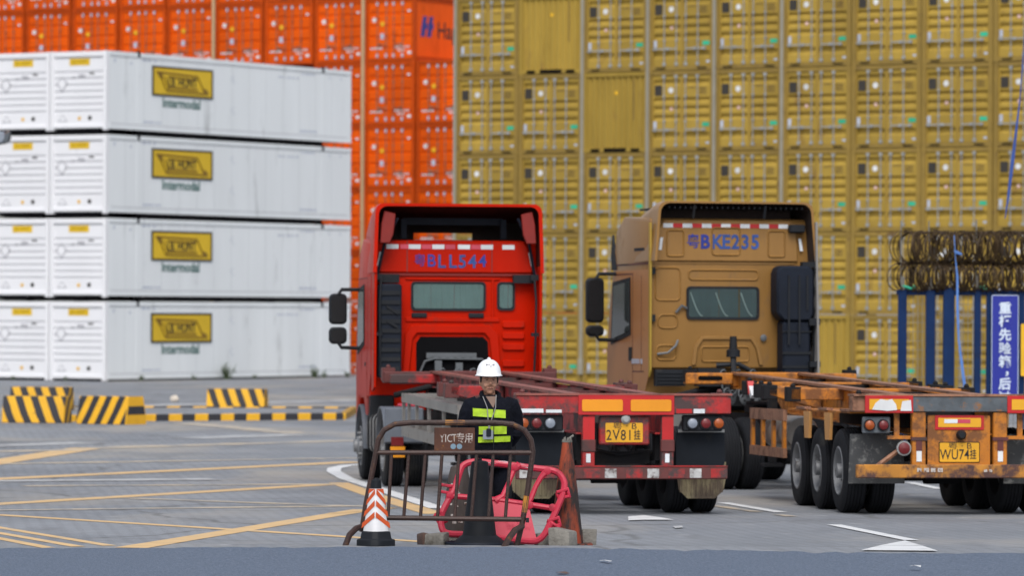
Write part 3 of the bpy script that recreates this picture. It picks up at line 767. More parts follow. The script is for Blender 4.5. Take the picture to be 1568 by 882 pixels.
# ------------------------------------------------------------------ wheels and vehicle pieces
RX = Matrix.Rotation(R(90), 4, 'Y')
_wheels = {}
def wheel(parent, x, y, side, r=.50, w=.27, rimk='rim', deep=True):
    """side -1: outer face looks to -x. deep: concave dual-wheel rim, else a bulging front hub."""
    key = (r, w, rimk, deep)
    h = holder('wheel', parent, (x, y, r), (0, 0, 0 if side > 0 else math.pi))
    if key not in _wheels:
        b = MB()
        pr = [(r * .57, -w * .46), (r * .80, -w * .5), (r * .93, -w * .46), (r * .985, -w * .38)]
        g = 5
        for i in range(g):
            a0 = -w * .36 + i * w * .72 / g; a1 = a0 + w * .72 / g
            pr += [(r, a0 + .008), (r, a1 - .012), (r * .975, a1 - .009), (r * .975, a1 - .001)]
        pr += [(r * .985, w * .38), (r * .93, w * .46), (r * .80, w * .5), (r * .66, w * .49), (r * .57, w * .46)]
        b.lathe(pr, RX, 40, cap=False)
        t = b.build('tyre', 'rubber', h, angle=50)
        b = MB()
        if deep:
            b.lathe([(r * .585, w * .47), (r * .555, w * .50), (r * .53, w * .44), (r * .50, w * .10), (r * .47, -.02), (r * .30, -.06), (r * .27, .05), (r * .18, .07), (r * .17, .15), (.01, .16)], RX, 32, cap=False)
        else:
            b.lathe([(r * .585, w * .47), (r * .555, w * .50), (r * .52, w * .30), (r * .45, w * .22), (r * .32, w * .42), (r * .30, w * .58), (r * .20, w * .66), (r * .19, w * .8), (.01, w * .82)], RX, 32, cap=False)
        rr = r * (.235 if deep else .385)
        for k in range(10):
            a = 2 * math.pi * k / 10
            b.tube([(-.03 if deep else w * .2, rr * math.cos(a), rr * math.sin(a)), (.09 if deep else w * .62, rr * math.cos(a), rr * math.sin(a))], .017, 6)
        q = b.build('rim', rimk, h)
        b = MB().lathe([(r * .57, -w * .45), (r * .5, -w * .1), (.02, -w * .1)], RX, 24, cap=False); b.build('hub', 'chassis', h)
        _wheels[key] = [t, q]
        _wheels[key] = list(h.children)
    else:
        for ch in _wheels[key]:
            c = ch.copy(); COL.objects.link(c); c.parent = h
    return h
def dual(parent, y, r=.50, rimk='rim', xo=1.09):
    for s in (-1, 1):
        wheel(parent, s * xo, y, s, r, .27, rimk)
        wheel(parent, s * (xo - .33), y, s, r, .27, rimk)
    MB().tube([(-.6, y, r), (.6, y, r)], .075, 10).tube([(-.2, y, r), (.2, y, r)], .16, 10).build('axle', 'chassis', parent)
def arc_guard(y, x0, x1, r, zc, a0, a1, n=10, th=.025):
    o = [(y + (r + th) * math.cos(R(a0 + (a1 - a0) * i / n)), zc + (r + th) * math.sin(R(a0 + (a1 - a0) * i / n))) for i in range(n + 1)]
    i_ = [(y + r * math.cos(R(a0 + (a1 - a0) * i / n)), zc + r * math.sin(R(a0 + (a1 - a0) * i / n))) for i in range(n + 1)]
    return MB().prism(o + i_[::-1], 'x', x0, x1)

def chassis(t, axles, ymin, tanks=True):
    for s in (-1, 1):
        MB().box(s * .42 - .04, s * .42 + .04, ymin, 2.1, .78, 1.04).build('frame_rail', 'chassis', t)
    b = MB()
    for y in (ymin + .06, -.9, -.2, .8): b.box(-.38, .38, y - .05, y + .05, .82, 1.0)
    b.build('cross_member', 'chassis', t)
    for y in axles: dual(t, y, .50)
    for s in (-1, 1):
        wheel(t, s * 1.07, 1.42, s, .50, .30, 'rim', False)
    MB().tube([(-.9, 1.42, .5), (.9, 1.42, .5)], .07, 8).build('front_axle', 'chassis', t)
    # fifth wheel
    yk = sum(axles) / len(axles)
    b = MB().prism([(-.45, yk - .55), (-.16, yk - .75), (-.10, yk - .1), (.10, yk - .1), (.16, yk - .75), (.45, yk - .55), (.48, yk + .2), (.25, yk + .45), (-.25, yk + .45), (-.48, yk + .2)], 'z', 1.16, 1.21)
    b.box(-.5, .5, yk - .2, yk + .2, 1.05, 1.159)
    b.build('fifth_wheel', 'chassis', t, bevel=.01)
    # fuel tank, air tanks, battery box between the axles
    if tanks:
        b = MB().prism(rrect(-1.2, -.62, .42, 1.0, .12), 'y', -.72, .62); b.build('fuel_tank', 'alu', t)
        b = MB()
        for y in (-.55, -.1, .4): b.prism(rrect(-1.215, -.61, .41, 1.015, .12), 'y', y - .03, y + .03)
        b.each('tank_strap', 'chassis', t)
        MB().box(.62, 1.18, -.65, .5, .45, 1.0).build('battery_box', 'plastic', t, bevel=.03)
    # clutter behind the cab: engine top, gearbox, coiled hoses
    b = MB().box(-.40, .40, -.25, .5, 1.05, 1.45).box(-.28, .3, -.45, -.22, 1.1, 1.35).tube([(-.9, -.2, 1.25), (-.3, -.3, 1.4), (.4, -.3, 1.38), (.8, -.15, 1.2)], .05, 8)
    b.build('engine', 'chassis', t, bevel=.02)
    b = MB()
    for k in range(3):
        x = -.25 + .22 * k
        pts = []
        for i in range(60):
            u = i / 59; a = i * .9
            pts.append((x + .05 * math.cos(a) + .03 * math.sin(3 * u), -.42 - .55 * u, 1.62 - .36 * math.sin(u * 3.1) * .9 - .2 * u + .05 * math.sin(a)))
        b.tube(pts, .012, 5)
    b.build('brake_hose', 'hose', t)
def mirror(t, s, x, y, z0, z1, zs, mk='plastic'):
    """cab mirror: arm loop, housing, glass; s = side, zs = split height between the two mirrors."""
    b = MB().tube([(s * 1.18, y, z1 + .06), (s * (x - .05), y - .02, z1 + .06), (s * x, y - .03, z1 - .02)], .028, 8)
    b.tube([(s * 1.18, y, z0 - .06), (s * (x - .05), y - .02, z0 - .05), (s * x, y - .03, z0 + .03)], .028, 8)
    m = b.build('mirror_arm', 'plastic', t)
    for a, c in ((zs + .02, z1), (z0, zs - .02)):
        b = MB().prism(rrect(-.13, .13, a, c, .07), 'y', -.04, .10)
        h = b.build('mirror_housing', 'plastic', t, bevel=.025, loc=(s * x, y, 0))
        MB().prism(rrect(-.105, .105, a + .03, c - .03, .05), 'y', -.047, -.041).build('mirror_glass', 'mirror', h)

# ------------------------------------------------------------------ red tractor unit
def cab_shell(t, mk, side_mk, zb=1.52, zt=3.46, wide=1.2, L=2.25):
    pr = [(0, zb), (0, zt - .05), (.05, zt), (1.35, zt + .05), (1.75, zt - .15), (2.12, 2.55), (L, 1.9), (L + .03, .62), (1.98, .60), (1.93, 1.0), (1.72, 1.2), (1.12, 1.2), (.9, 1.02), (.86, .95), (.25, .95), (.2, zb)]
    b = MB().prism(pr, 'x', -wide, wide)
    return b.build('cab_body', mk, t, bevel=.045, seg=2)
def side_glass(t, s, x, y0, y1, z0, z1):
    zd = z1 + .10
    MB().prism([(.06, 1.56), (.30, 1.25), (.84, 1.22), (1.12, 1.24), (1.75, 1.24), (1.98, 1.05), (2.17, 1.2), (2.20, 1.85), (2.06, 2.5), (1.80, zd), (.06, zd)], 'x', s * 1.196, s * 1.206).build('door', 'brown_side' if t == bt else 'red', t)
    b = MB().prism([(y0, z0 + .02), (y1, z0 - .12), (y1 - .1, z1 - .06), (y0 + .03, z1)], 'x', s * x, s * (x + .016))
    f = b.build('side_window', 'plastic', t)
    b = MB().prism([(y0 + .06, z0 + .08), (y1 - .07, z0 - .04), (y1 - .16, z1 - .12), (y0 + .09, z1 - .06)], 'x', s * (x + .017), s * (x + .021))
    b.build('pane', 'sideglass', f)
M['sideglass'] = mat('tinted_side_glass', (.05, .065, .065), .06, var=.05, spec=.9)
def rear_window(t, x0, x1, z0, z1, y, cm, waves):
    f = MB()
    o = rrect(x0, x1, z0, z1, .06); i_ = rrect(x0 + .035, x1 - .035, z0 + .035, z1 - .035, .04)
    n = len(o)
    v = [(p[0], y - .025, p[1]) for p in o] + [(p[0], y - .025, p[1]) for p in i_] + [(p[0], y, p[1]) for p in o] + [(p[0], y, p[1]) for p in i_]
    fs = []
    for k in range(n):
        q = (k + 1) % n
        fs += [(k, q, n + q, n + k), (k, 2 * n + k, 2 * n + q, q), (n + k, n + q, 3 * n + q, 3 * n + k)]
    f.add(v, fs)
    w = f.build('rear_window', 'plastic', t)
    N = 60; c = MB(); prof = []
    for k in range(N + 1):
        u = k / N; xx = x0 + .03 + (x1 - x0 - .06) * u
        prof.append((xx, y - .007 + .005 * math.sin(u * waves * 6.28) + .004 * math.sin(u * waves * 2.3 * 6.28 + 1)))
    c.strip(prof, 'z', z0 + .03, z1 - .03)
    c.build('curtain', cm, w)
    MB().prism(rrect(x0 + .03, x1 - .03, z0 + .03, z1 - .03, .04), 'y', y - .0215, y - .0185).build('pane', 'glass', w)
    return w
RH = R(7.5)
rp_ = W(696, 738, 65.4); rp_.z = gz(65.4)
bt = None
rt = thing('tractor_unit', 'red tractor unit with open roof fairing and blue plate lettering across its cab back', 'truck', rp_, (-.009, 0, RH))
chassis(rt, [-1.8], -2.5)
cab_shell(rt, 'red', 'red')
# upper back panel with pressed seams
b = MB().prism([(-1.12, 3.0), (1.12, 3.0), (1.05, 3.36), (.98, 3.47), (-.98, 3.47), (-1.05, 3.36)], 'y', -.05, -.001)
b.build('back_upper_panel', 'red', rt, bevel=.02)
b = MB()
for x in (-.70, .52): b.box(x - .008, x + .008, -.054, -.0505, 3.01, 3.46)
b.box(-1.1, 1.1, -.03, -.002, 2.965, 2.995)
b.each('panel_seam', 'red_in', rt)
# back wall pressings
b = MB().prism([(-.72, 2.14), (-.62, 2.26), (.50, 2.26), (.62, 2.14), (.66, 1.56), (.54, 1.56), (.49, 2.06), (.42, 2.14), (-.55, 2.14), (-.61, 2.06), (-.66, 1.56), (-.76, 1.56)], 'y', -.04, -.001)
b.build('arch_pressing', 'red', rt, bevel=.012)
b = MB().box(-.72, .64, -.022, -.001, 2.30, 2.37).box(-.72, .64, -.022, -.001, 2.90, 2.93).box(.52, .56, -.02, -.001, 2.3, 2.93)
for z in (2.22, 2.06, 1.90, 1.66): b.prism(rrect(.68, 1.0, z, z + .10, .03), 'y', -.035, -.001)
b.each('back_pressing', 'red', rt, bevel=.01)
MB().prism([(-.56, 1.50), (.50, 1.50), (.47, 2.02), (.40, 2.09), (-.50, 2.09), (-.56, 2.0)], 'y', -.012, -.0005).build('engine_opening_shade', 'black', rt)  # black sheet on the wall, painted shade of the opening
b = MB().tube([(-.52, -.05, 1.55), (-.44, -.07, 1.74), (-.3, -.07, 1.78), (.38, -.07, 1.77), (.46, -.05, 1.70)], .018, 6).box(-.42, .30, -.08, -.02, 1.78, 1.86).box(-.3, -.2, -.1, -.02, 1.6, 1.75).box(.0, .1, -.1, -.02, 1.58, 1.72)
for i in range(6): b.box(-.36 + i * .11, -.31 + i * .11, -.09, -.079, 1.80, 1.84)
b.build('pipe_bracket', 'hose', rt)
rear_window(rt, -.64, .44, 2.46, 2.88, -.001, 'curtain', 9)
rear_window(rt, .60, .86, 2.47, 2.88, -.001, 'curtain', 2)
for x in (-.52, .30): MB().box(x - .11, x + .11, -.05, -.001, 2.36, 2.43).build('grab_handle', 'plastic', rt, bevel=.012)
for ch, px, sz, k, bd in (('粤', 641, .19, 'txt_blue', 0), ('B', 658.5, .245, 'txt_blue', .004), ('L', 674, .26, 'txt_bluel', .006), ('L', 691, .26, 'txt_bluel', .006), ('5', 706, .26, 'txt_bluel', .006), ('4', 721.5, .26, 'txt_bluel', .006), ('4', 737, .235, 'txt_blue', .006)):
    text(ch, sz, k, rt, ((px - 696) / 106.5, -.0535, 3.17 if sz < .25 else 3.16), bold=bd, sx=.95)
wht, pk = MB(), MB()
for i, x in enumerate((-1.0, -.68, -.34, .03, .36, .67)):
    if i < 6: wht.box(x, x + .175, -.055, -.0505, 3.345, 3.41)
for x in (-.80, -.49, -.15, .22): pk.box(x, x + .14, -.0545, -.0505, 3.345, 3.41)
for s in (-1, 1):
    wht.prism([(s * 1.085, 3.10), (s * 1.135, 3.10), (s * 1.095, 3.30), (s * 1.045, 3.30)], 'y', -.055, -.0505)
    pk.prism([(s * 1.12, 2.99), (s * 1.165, 2.99), (s * 1.136, 3.095), (s * 1.086, 3.095)], 'y', -.0545, -.0505)
wht.each('reflective_strip', 'refl_w', rt); pk.each('pink_strip', 'refl_pk', rt)
# roof fairing: open shell, rounded section, lower towards the front
def fair(t, mk, inner, yb, yf, wt, wb, zt, zb, drop, th=.05, r=.16, pocket=True):
    def sec(y, dz, k, inset):
        w1, w0 = wt * k - inset, wb * k - inset; z1 = zt - dz - inset * .8
        p = [(-w0, zb)]
        for i in range(6):
            a = R(180 - 90 * i / 5); p.append((-w1 + r + r * math.cos(a), z1 - r + r * math.sin(a)))
        for i in range(6):
            a = R(90 - 90 * i / 5); p.append((w1 - r + r * math.cos(a), z1 - r + r * math.sin(a)))
        p.append((w0, zb))
        return [(q[0], y, q[1]) for q in p]
    st = [(yb, 0, 1), (yb + .25, 0, 1), ((yb + yf) / 2, drop * .35, .985), (yf, drop, .95)]
    b = MB(); n = len(sec(0, 0, 1, 0))
    for inset in (0, th):
        o = [sec(y, dz, k, inset) for y, dz, k in st]
        v = sum(o, [])
        b.use(0 if inset == 0 else 1).add(v, [(i * n + k, i * n + k + 1, (i + 1) * n + k + 1, (i + 1) * n + k) for i in range(len(st) - 1) for k in range(n - 1)])
    a, c = sec(yb, 0, 1, 0), sec(yb, 0, 1, th)
    b.use(0).add(a + c, [(k, k + 1, n + k + 1, n + k) for k in range(n - 1)])
    return b.build('roof_fairing', [mk, inner], t, angle=50)
M['fair_red'] = mat('shaded_red_fairing_inside', (.055, .006, .004), .8, var=.4, dirt=(.02, .01, .008), damt=.4, spec=.15)  # red inside painted nearly black for the shade in the hollow
M['fair_in'] = mat('shaded_fairing_inside', (.022, .012, .010), .8, var=.4, dirt=(.05, .03, .02), damt=.3)  # near-black brown: shade under the fairing put into the colour
fair(rt, 'red', 'fair_red', -.42, 1.5, 1.195, 1.225, 3.985, 3.0, .30, r=.12)
b = MB()
for s in (-1, 1):
    b.prism([(s * 1.12, 3.42), (s * .98, 3.42), (s * .93, 3.55), (s * .90, 3.84), (s * 1.06, 3.88), (s * 1.10, 3.7)], 'y', -.36, -.30)
b.each('fairing_inner_panel', 'red_in', rt, bevel=.01)
b = MB().box(-.72, .72, .30, .36, 3.70, 3.80).box(-.76, -.68, .2, .3, 3.5, 3.78).box(.68, .76, .2, .3, 3.5, 3.78)
for s in (-1, 1): b.tube([(s * .86, -.3, 3.78), (s * 1.03, -.2, 3.46), (s * 1.13, -.1, 2.98)], .022, 6)
b.build('fairing_strut', 'plastic2', rt)
MB().box(-1.1, -.50, .95, 1.0, 3.46, 3.75).box(.36, 1.1, .95, 1.0, 3.46, 3.75).box(-.5, .36, .95, 1.0, 3.60, 3.75).each('fairing_bulkhead', 'fair_in', rt)
for s in (-1, 1):
    MB().prism([(-.36, 1.36), (-.02, 1.30), (-.02, 3.1), (-.40, 3.1)], 'x', s * 1.165, s * 1.205).build('side_extender', 'red', rt, bevel=.01)
    MB().tube([(s * 1.10, -.30, 1.5), (s * 1.115, -.34, 2.0), (s * 1.12, -.36, 2.6), (s * 1.10, -.32, 2.92)], .016, 6).box(s * 1.12 - .07, s * 1.12 + .04, -.30, -.2, 2.90, 2.98).box(s * 1.12 - .06, s * 1.12 + .04, -.34, -.24, 2.1, 2.15).build('extender_stay', 'plastic', rt)
    MB().prism([(-.02, 2.98), (-.02, 2.90), (-.14, 2.86), (-.14, 2.98)], 'x', s * .82, s * 1.13).build('hinge_bracket', 'plastic', rt)
# black air intake stack on the left of the cab back
b = MB().prism(rrect(-1.14, -.80, 1.50, 2.84, .05), 'y', -.30, -.045)
b.build('air_intake', 'plastic2', rt, bevel=.02)
b = MB()
for i in range(9): b.box(-1.12, -.82, -.318, -.301, 1.60 + i * .135, 1.66 + i * .135)
b.prism([(-1.02, 2.5), (-.86, 2.4), (-.86, 2.44), (-1.02, 2.54)], 'y', -.33, -.301).prism([(-1.02, 2.3), (-.86, 2.2), (-.86, 2.24), (-1.02, 2.34)], 'y', -.33, -.301)
b.build('intake_louvre', 'plastic', rt)
for s in (-1, 1):
    side_glass(rt, s, 1.2, .95, 1.95, 1.95, 2.85)
    MB().box(s * 1.2, s * 1.212, .78, .92, 1.66, 1.72).build('door_handle', 'plastic', rt)
    b = MB().box(s * 1.2, s * 1.2085, .55, .565, 1.2, 2.95).box(s * 1.2, s * 1.2085, .565, 1.9, 2.93, 2.945); b.build('door_seam', 'red_in', rt)
    mirror(rt, s, 1.52 if s < 0 else 1.34, 1.75, 1.98, 2.72, 2.25)
    arc_guard(1.42, s * .9, s * 1.235, .56, .52, -5, 185).build('front_mudguard', 'fender', rt)
    MB().box(s * .85, s * 1.2, .2, .5, .5, 1.25).build('cab_step', 'plastic', rt, bevel=.02)
    arc_guard(-1.8, s * .72, s * 1.26, .56, .53, 8, 172).build('rear_mudguard', 'fender', rt)
    MB().box(s * .72, s * 1.26, -2.42, -2.38, .62, 1.10).build('mudguard_apron', 'fender', rt, bevel=.015)
    MB().box(s * 1.0, s * 1.17, -2.44, -2.425, .58, .70).build('tail_lamp', 'lens_r', rt)
    MB().box(s * .98, s * 1.18, -2.45, -2.425, .42, .57).build('reflector_plate', 'refl_y', rt)
MB().box(-1.05, .2, -2.2, -2.16, 1.13, 1.16).build('cross_bar', 'refl_pk', rt)

# ------------------------------------------------------------------ bronze tractor unit
BH = R(15)
bp_ = W(1117, 740, 66.0); bp_.z = gz(66.0)
bt = thing('tractor_unit', 'bronze brown tractor unit with a red and white strip across its cab back', 'truck', bp_, (-.009, 0, BH), None)
chassis(bt, [-1.75, -3.1], -3.8)
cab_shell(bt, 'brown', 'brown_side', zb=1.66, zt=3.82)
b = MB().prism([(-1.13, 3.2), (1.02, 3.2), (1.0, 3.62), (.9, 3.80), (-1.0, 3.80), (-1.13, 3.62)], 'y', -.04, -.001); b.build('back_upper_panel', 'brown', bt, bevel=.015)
def ring(x0, x1, z0, z1, r, y, w=.03, d=.018):
    o = rrect(x0, x1, z0, z1, r); i_ = rrect(x0 + w, x1 - w, z0 + w, z1 - w, max(.01, r - w)); n = len(o)
    m_ = rrect(x0 + w / 2, x1 - w / 2, z0 + w / 2, z1 - w / 2, max(.01, r - w / 2))
    b = MB(); b.add([(p[0], y, p[1]) for p in o] + [(p[0], y - d, p[1]) for p in m_] + [(p[0], y, p[1]) for p in i_],
          sum([[(k, (k + 1) % n, n + (k + 1) % n, n + k), (n + k, n + (k + 1) % n, 2 * n + (k + 1) % n, 2 * n + k)] for k in range(n)], []))
    return b
for q in (ring(-1.14, -.74, 2.62, 3.12, .08, -.001), ring(-1.10, -.78, 2.22, 2.44, .09, -.001), ring(-.64, .44, 2.92, 3.09, .07, -.001), ring(-1.12, -.80, 1.76, 2.0, .08, -.001), ring(-.44, .30, 1.74, 1.98, .05, -.001),
          ring(-.98, -.70, 3.26, 3.66, .05, -.041), ring(-.30, .15, 3.28, 3.7, .06, -.041), ring(.55, .83, 3.26, 3.66, .05, -.041)):
    q.build('back_pressing', 'brown', bt)
MB().box(-1.15, .98, -.012, -.001, 3.165, 3.19).build('panel_seam', 'brown', bt)
b = MB().prism([(-.58, 1.70), (-.54, 1.98), (-.44, 2.12), (.34, 2.12), (.44, 1.98), (.50, 1.70), (.44, 1.70), (.39, 1.95), (.31, 2.07), (-.41, 2.07), (-.49, 1.95), (-.52, 1.70)], 'y', -.03, -.001)
b.build('arch_pressing', 'brown', bt, bevel=.008)
rear_window(bt, -.66, .44, 2.36, 2.84, -.001, 'curtain2', 3)
b = MB()          # the curtain's swags as light folds behind the pane
for x in (-.5, -.12, .26):
    b.tube([(x - .1 + .02 * i, -.012, 2.75 - .34 * math.sin(i / 9 * 1.5)) for i in range(10)], .012, 5)
b.build('curtain_fold', 'curtain', bt)
for ch, px, sz, k, bd in (('粤', 1060, .22, 'txt_blue', .002), ('B', 1078, .275, 'txt_blue', .010), ('K', 1096.5, .285, 'txt_bluel', .008), ('E', 1110.5, .285, 'txt_bluel', .008), ('2', 1125, .285, 'txt_bluel', .008), ('3', 1140, .285, 'txt_bluel', .008), ('5', 1155.5, .285, 'txt_bluel', .008)):
    text(ch, sz, k, bt, ((px - 1118) / 102, -.0435, 3.475), bold=bd, sx=.92)
wr, rr_ = MB(), MB()
for i in range(13):
    x = -1.02 + i * .145
    (wr if i % 2 == 0 else rr_).box(x, x + .145, -.046, -.0405, 3.685, 3.745)
for s in (-1, 1): wr.prism([(s * 1.07 - .02, 3.36), (s * 1.07 + .025, 3.36), (s * 1.045 + .02, 3.54), (s * 1.045 - .02, 3.54)], 'y', -.046, -.0405)
wr.each('reflective_strip', 'refl_w', bt); rr_.each('red_strip', 'refl_r', bt)
fair(bt, 'brown', 'fair_in', -.30, 1.75, 1.17, 1.225, 4.06, 3.2, .42, th=.035, r=.14)
b = MB()
for i in range(26): b.box(-1.0 + i * .08, -.985 + i * .08, -.26, 1.2, 3.955, 3.985)
b.build('fairing_rib', 'plastic', bt)
MB().box(-1.0, 1.0, .25, .3, 3.80, 3.97).build('fairing_bulkhead', 'fair_in', bt)
MB().tube([(-.62, -.2, 3.82), (-.62, -.27, 4.0)], .02, 6).tube([(.45, -.2, 3.82), (.45, -.27, 4.0)], .02, 6).build('fairing_strut', 'plastic', bt)
MB().box(.86, 1.1, -.16, -.042, 3.62, 3.74).build('hinge_bracket', 'plastic', bt, bevel=.02)
MB().prism([(-.46, 1.30), (.02, 1.30), (.02, 3.72), (-.34, 3.78)], 'x', 1.19, 1.222).build('side_extender', 'grey_ext', bt, bevel=.008)
MB().prism([(-.10, 1.62), (-.02, 1.52), (-.02, 3.75), (-.10, 3.75)], 'x', -1.235, -1.205).build('side_extender', 'gold', bt, bevel=.006)
b = MB()
for z in (3.6, 3.06, 2.38): b.box(-1.2, -1.14, -.06, -.004, z - .05, z + .05)
b.each('hinge', 'plastic', bt)
# black intake, wide at the top, narrow below, ribbed
b = MB().prism([(.60, 2.46), (.70, 2.34), (1.12, 2.34), (1.16, 2.46), (1.16, 3.08), (1.08, 3.14), (.66, 3.14), (.60, 3.06)], 'y', -.36, -.03)
b.prism([(.70, 1.5), (1.12, 1.5), (1.12, 2.338), (.70, 2.338)], 'y', -.33, -.03)
b.build('air_intake', 'plastic2', bt, bevel=.03)
b = MB().box(.76, .79, -.375, -.361, 2.0, 3.0).box(.92, .95, -.375, -.361, 2.0, 3.0).box(1.04, 1.07, -.375, -.361, 2.5, 3.0).box(.69, 1.13, -.345, -.331, 1.86, 1.9).box(.69, 1.13, -.345, -.331, 1.66, 1.7).box(.69, 1.13, -.345, -.331, 2.18, 2.2)
b.build('intake_rib', 'plastic', bt)
b = MB()
for i in range(28): b.box(1.165, 1.188, -.3 + .05 * math.sin(i), -.2, 2.0 + i * .045, 2.02 + i * .045)
b.tube([(1.18, -.25, 1.5), (1.19, -.3, 2.0), (1.18, -.28, 2.6), (1.19, -.24, 3.1)], .022, 6).box(1.0, 1.22, -.32, -.2, 3.12, 3.2).box(1.08, 1.24, -.4, -.25, 2.28, 2.38).box(1.08, 1.24, -.42, -.28, 1.68, 1.76)
b.build('cable_loom', 'plastic', bt)
b = MB().tube([(-1.1, -.02, 1.86), (-.95, -.06, 1.88), (-.84, -.08, 1.98), (-.80, -.06, 2.06)], .018, 6).tube([(-.82, -.02, 2.46), (-.74, -.05, 2.56), (-.66, -.03, 2.52)], .02, 6).lathe([(.03, 0), (.05, .03), (.02, .04)], Matrix.Translation((.50, -.01, 2.10)) @ Matrix.Rotation(R(90), 4, 'X'), 10)
b.build('cable', 'hose', bt)
b = MB().lathe([(.10, 0), (.10, .10), (.06, .12), (.05, .3)], Matrix.Translation((-.06, -.35, 1.82)), 14).tube([(-.06, -.35, 1.85), (-.1, -.5, 1.6), (.1, -.6, 1.45), (.3, -.5, 1.4)], .045, 8).tube([(-.3, -.3, 1.7), (0, -.4, 1.72), (.35, -.35, 1.55), (.6, -.3, 1.5)], .035, 8).box(-.6, -.2, -.4, -.2, 1.4, 1.66)
b.build('air_cleaner_pipe', 'plastic', bt)
b = MB().box(-1.15, -.7, -.1, -.01, 1.40, 1.64)
for i in range(4): b.box(-1.13, -.72, -.115, -.10, 1.43 + i * .05, 1.455 + i * .05)
b.build('rear_grille', 'plastic', bt)
for s in (-1, 1):
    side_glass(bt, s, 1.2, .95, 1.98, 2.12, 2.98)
    MB().box(s * 1.2, s * 1.214, .90, 1.06, 1.76, 1.96).build('door_handle', 'plastic', bt, bevel=.004)
    b = MB().box(s * 1.2, s * 1.2085, .86, .875, 1.2, 3.05).box(s * 1.2, s * 1.2085, .3, .87, 1.60, 1.615).box(s * 1.2, s * 1.2085, .05, 1.9, 3.16, 3.18).box(s * 1.2, s * 1.2085, .875, 1.95, 3.02, 3.035).box(s * 1.2, s * 1.2085, .42, .43, 1.6, 3.0)
    b.build('door_seam', 'tr_dark', bt)
    b = MB().prism(rrect(.3, .8, 3.36, 3.40, .01), 'x', s * 1.2, s * 1.207); b.build('side_marking', 'plastic2', bt)
    MB().prism([(1.70, 3.1), (1.95, 3.1), (2.0, 3.3), (1.92, 3.62)], 'x', s * 1.18, s * 1.21).build('corner_fairing', 'plastic', bt)
    mirror(bt, s, 1.52 if s < 0 else 1.34, 1.75, 2.12, 2.98, 2.3)
    arc_guard(1.42, s * .9, s * 1.235, .56, .52, -5, 185).build('front_mudguard', 'plastic', bt)
    MB().box(s * .85, s * 1.2, .2, .5, .5, 1.25).build('cab_step', 'plastic', bt, bevel=.02)
dashes(-.3, .3, 0, .07, 4, 0, 2).build('door_lettering', 'grey_dec', bt, loc=(-1.208, .6, 1.72), rot=(0, 0, R(-90)))
# ------------------------------------------------------------------ skeletal trailers
def ibeam(x, y0, y1, z0, z1, w=.16, t=.02, T=None):
    return MB().box(x - t / 2, x + t / 2, y0, y1, z0 + t, z1 - t).box(x - w / 2, x + w / 2, y0, y1, z0, z0 + t), MB().box(x - w / 2, x + w / 2, y0, y1, z1 - t + .001, z1)
def lamp(t, x, z, r, y, mk, hk='plastic'):
    MB().lathe([(r * 1.25, 0), (r * 1.2, .03)], Matrix.Translation((x, y, z)) @ Matrix.Rotation(R(90), 4, 'X'), 18).build('lamp_bezel', hk, t)
    MB().lathe([(r, 0), (r * .9, .02), (r * .5, .03), (.002, .033)], Matrix.Translation((x, y - .03, z)) @ Matrix.Rotation(R(90), 4, 'X'), 18, cap=False).build('tail_lamp', mk, t)
def twistlock(b, x, y, z):
    b.box(x - .09, x + .09, y - .09, y + .09, z - .18, z)
    b.lathe([(.035, 0), (.035, .02), (.02, .045)], Matrix.Translation((x, y, z)), 8)
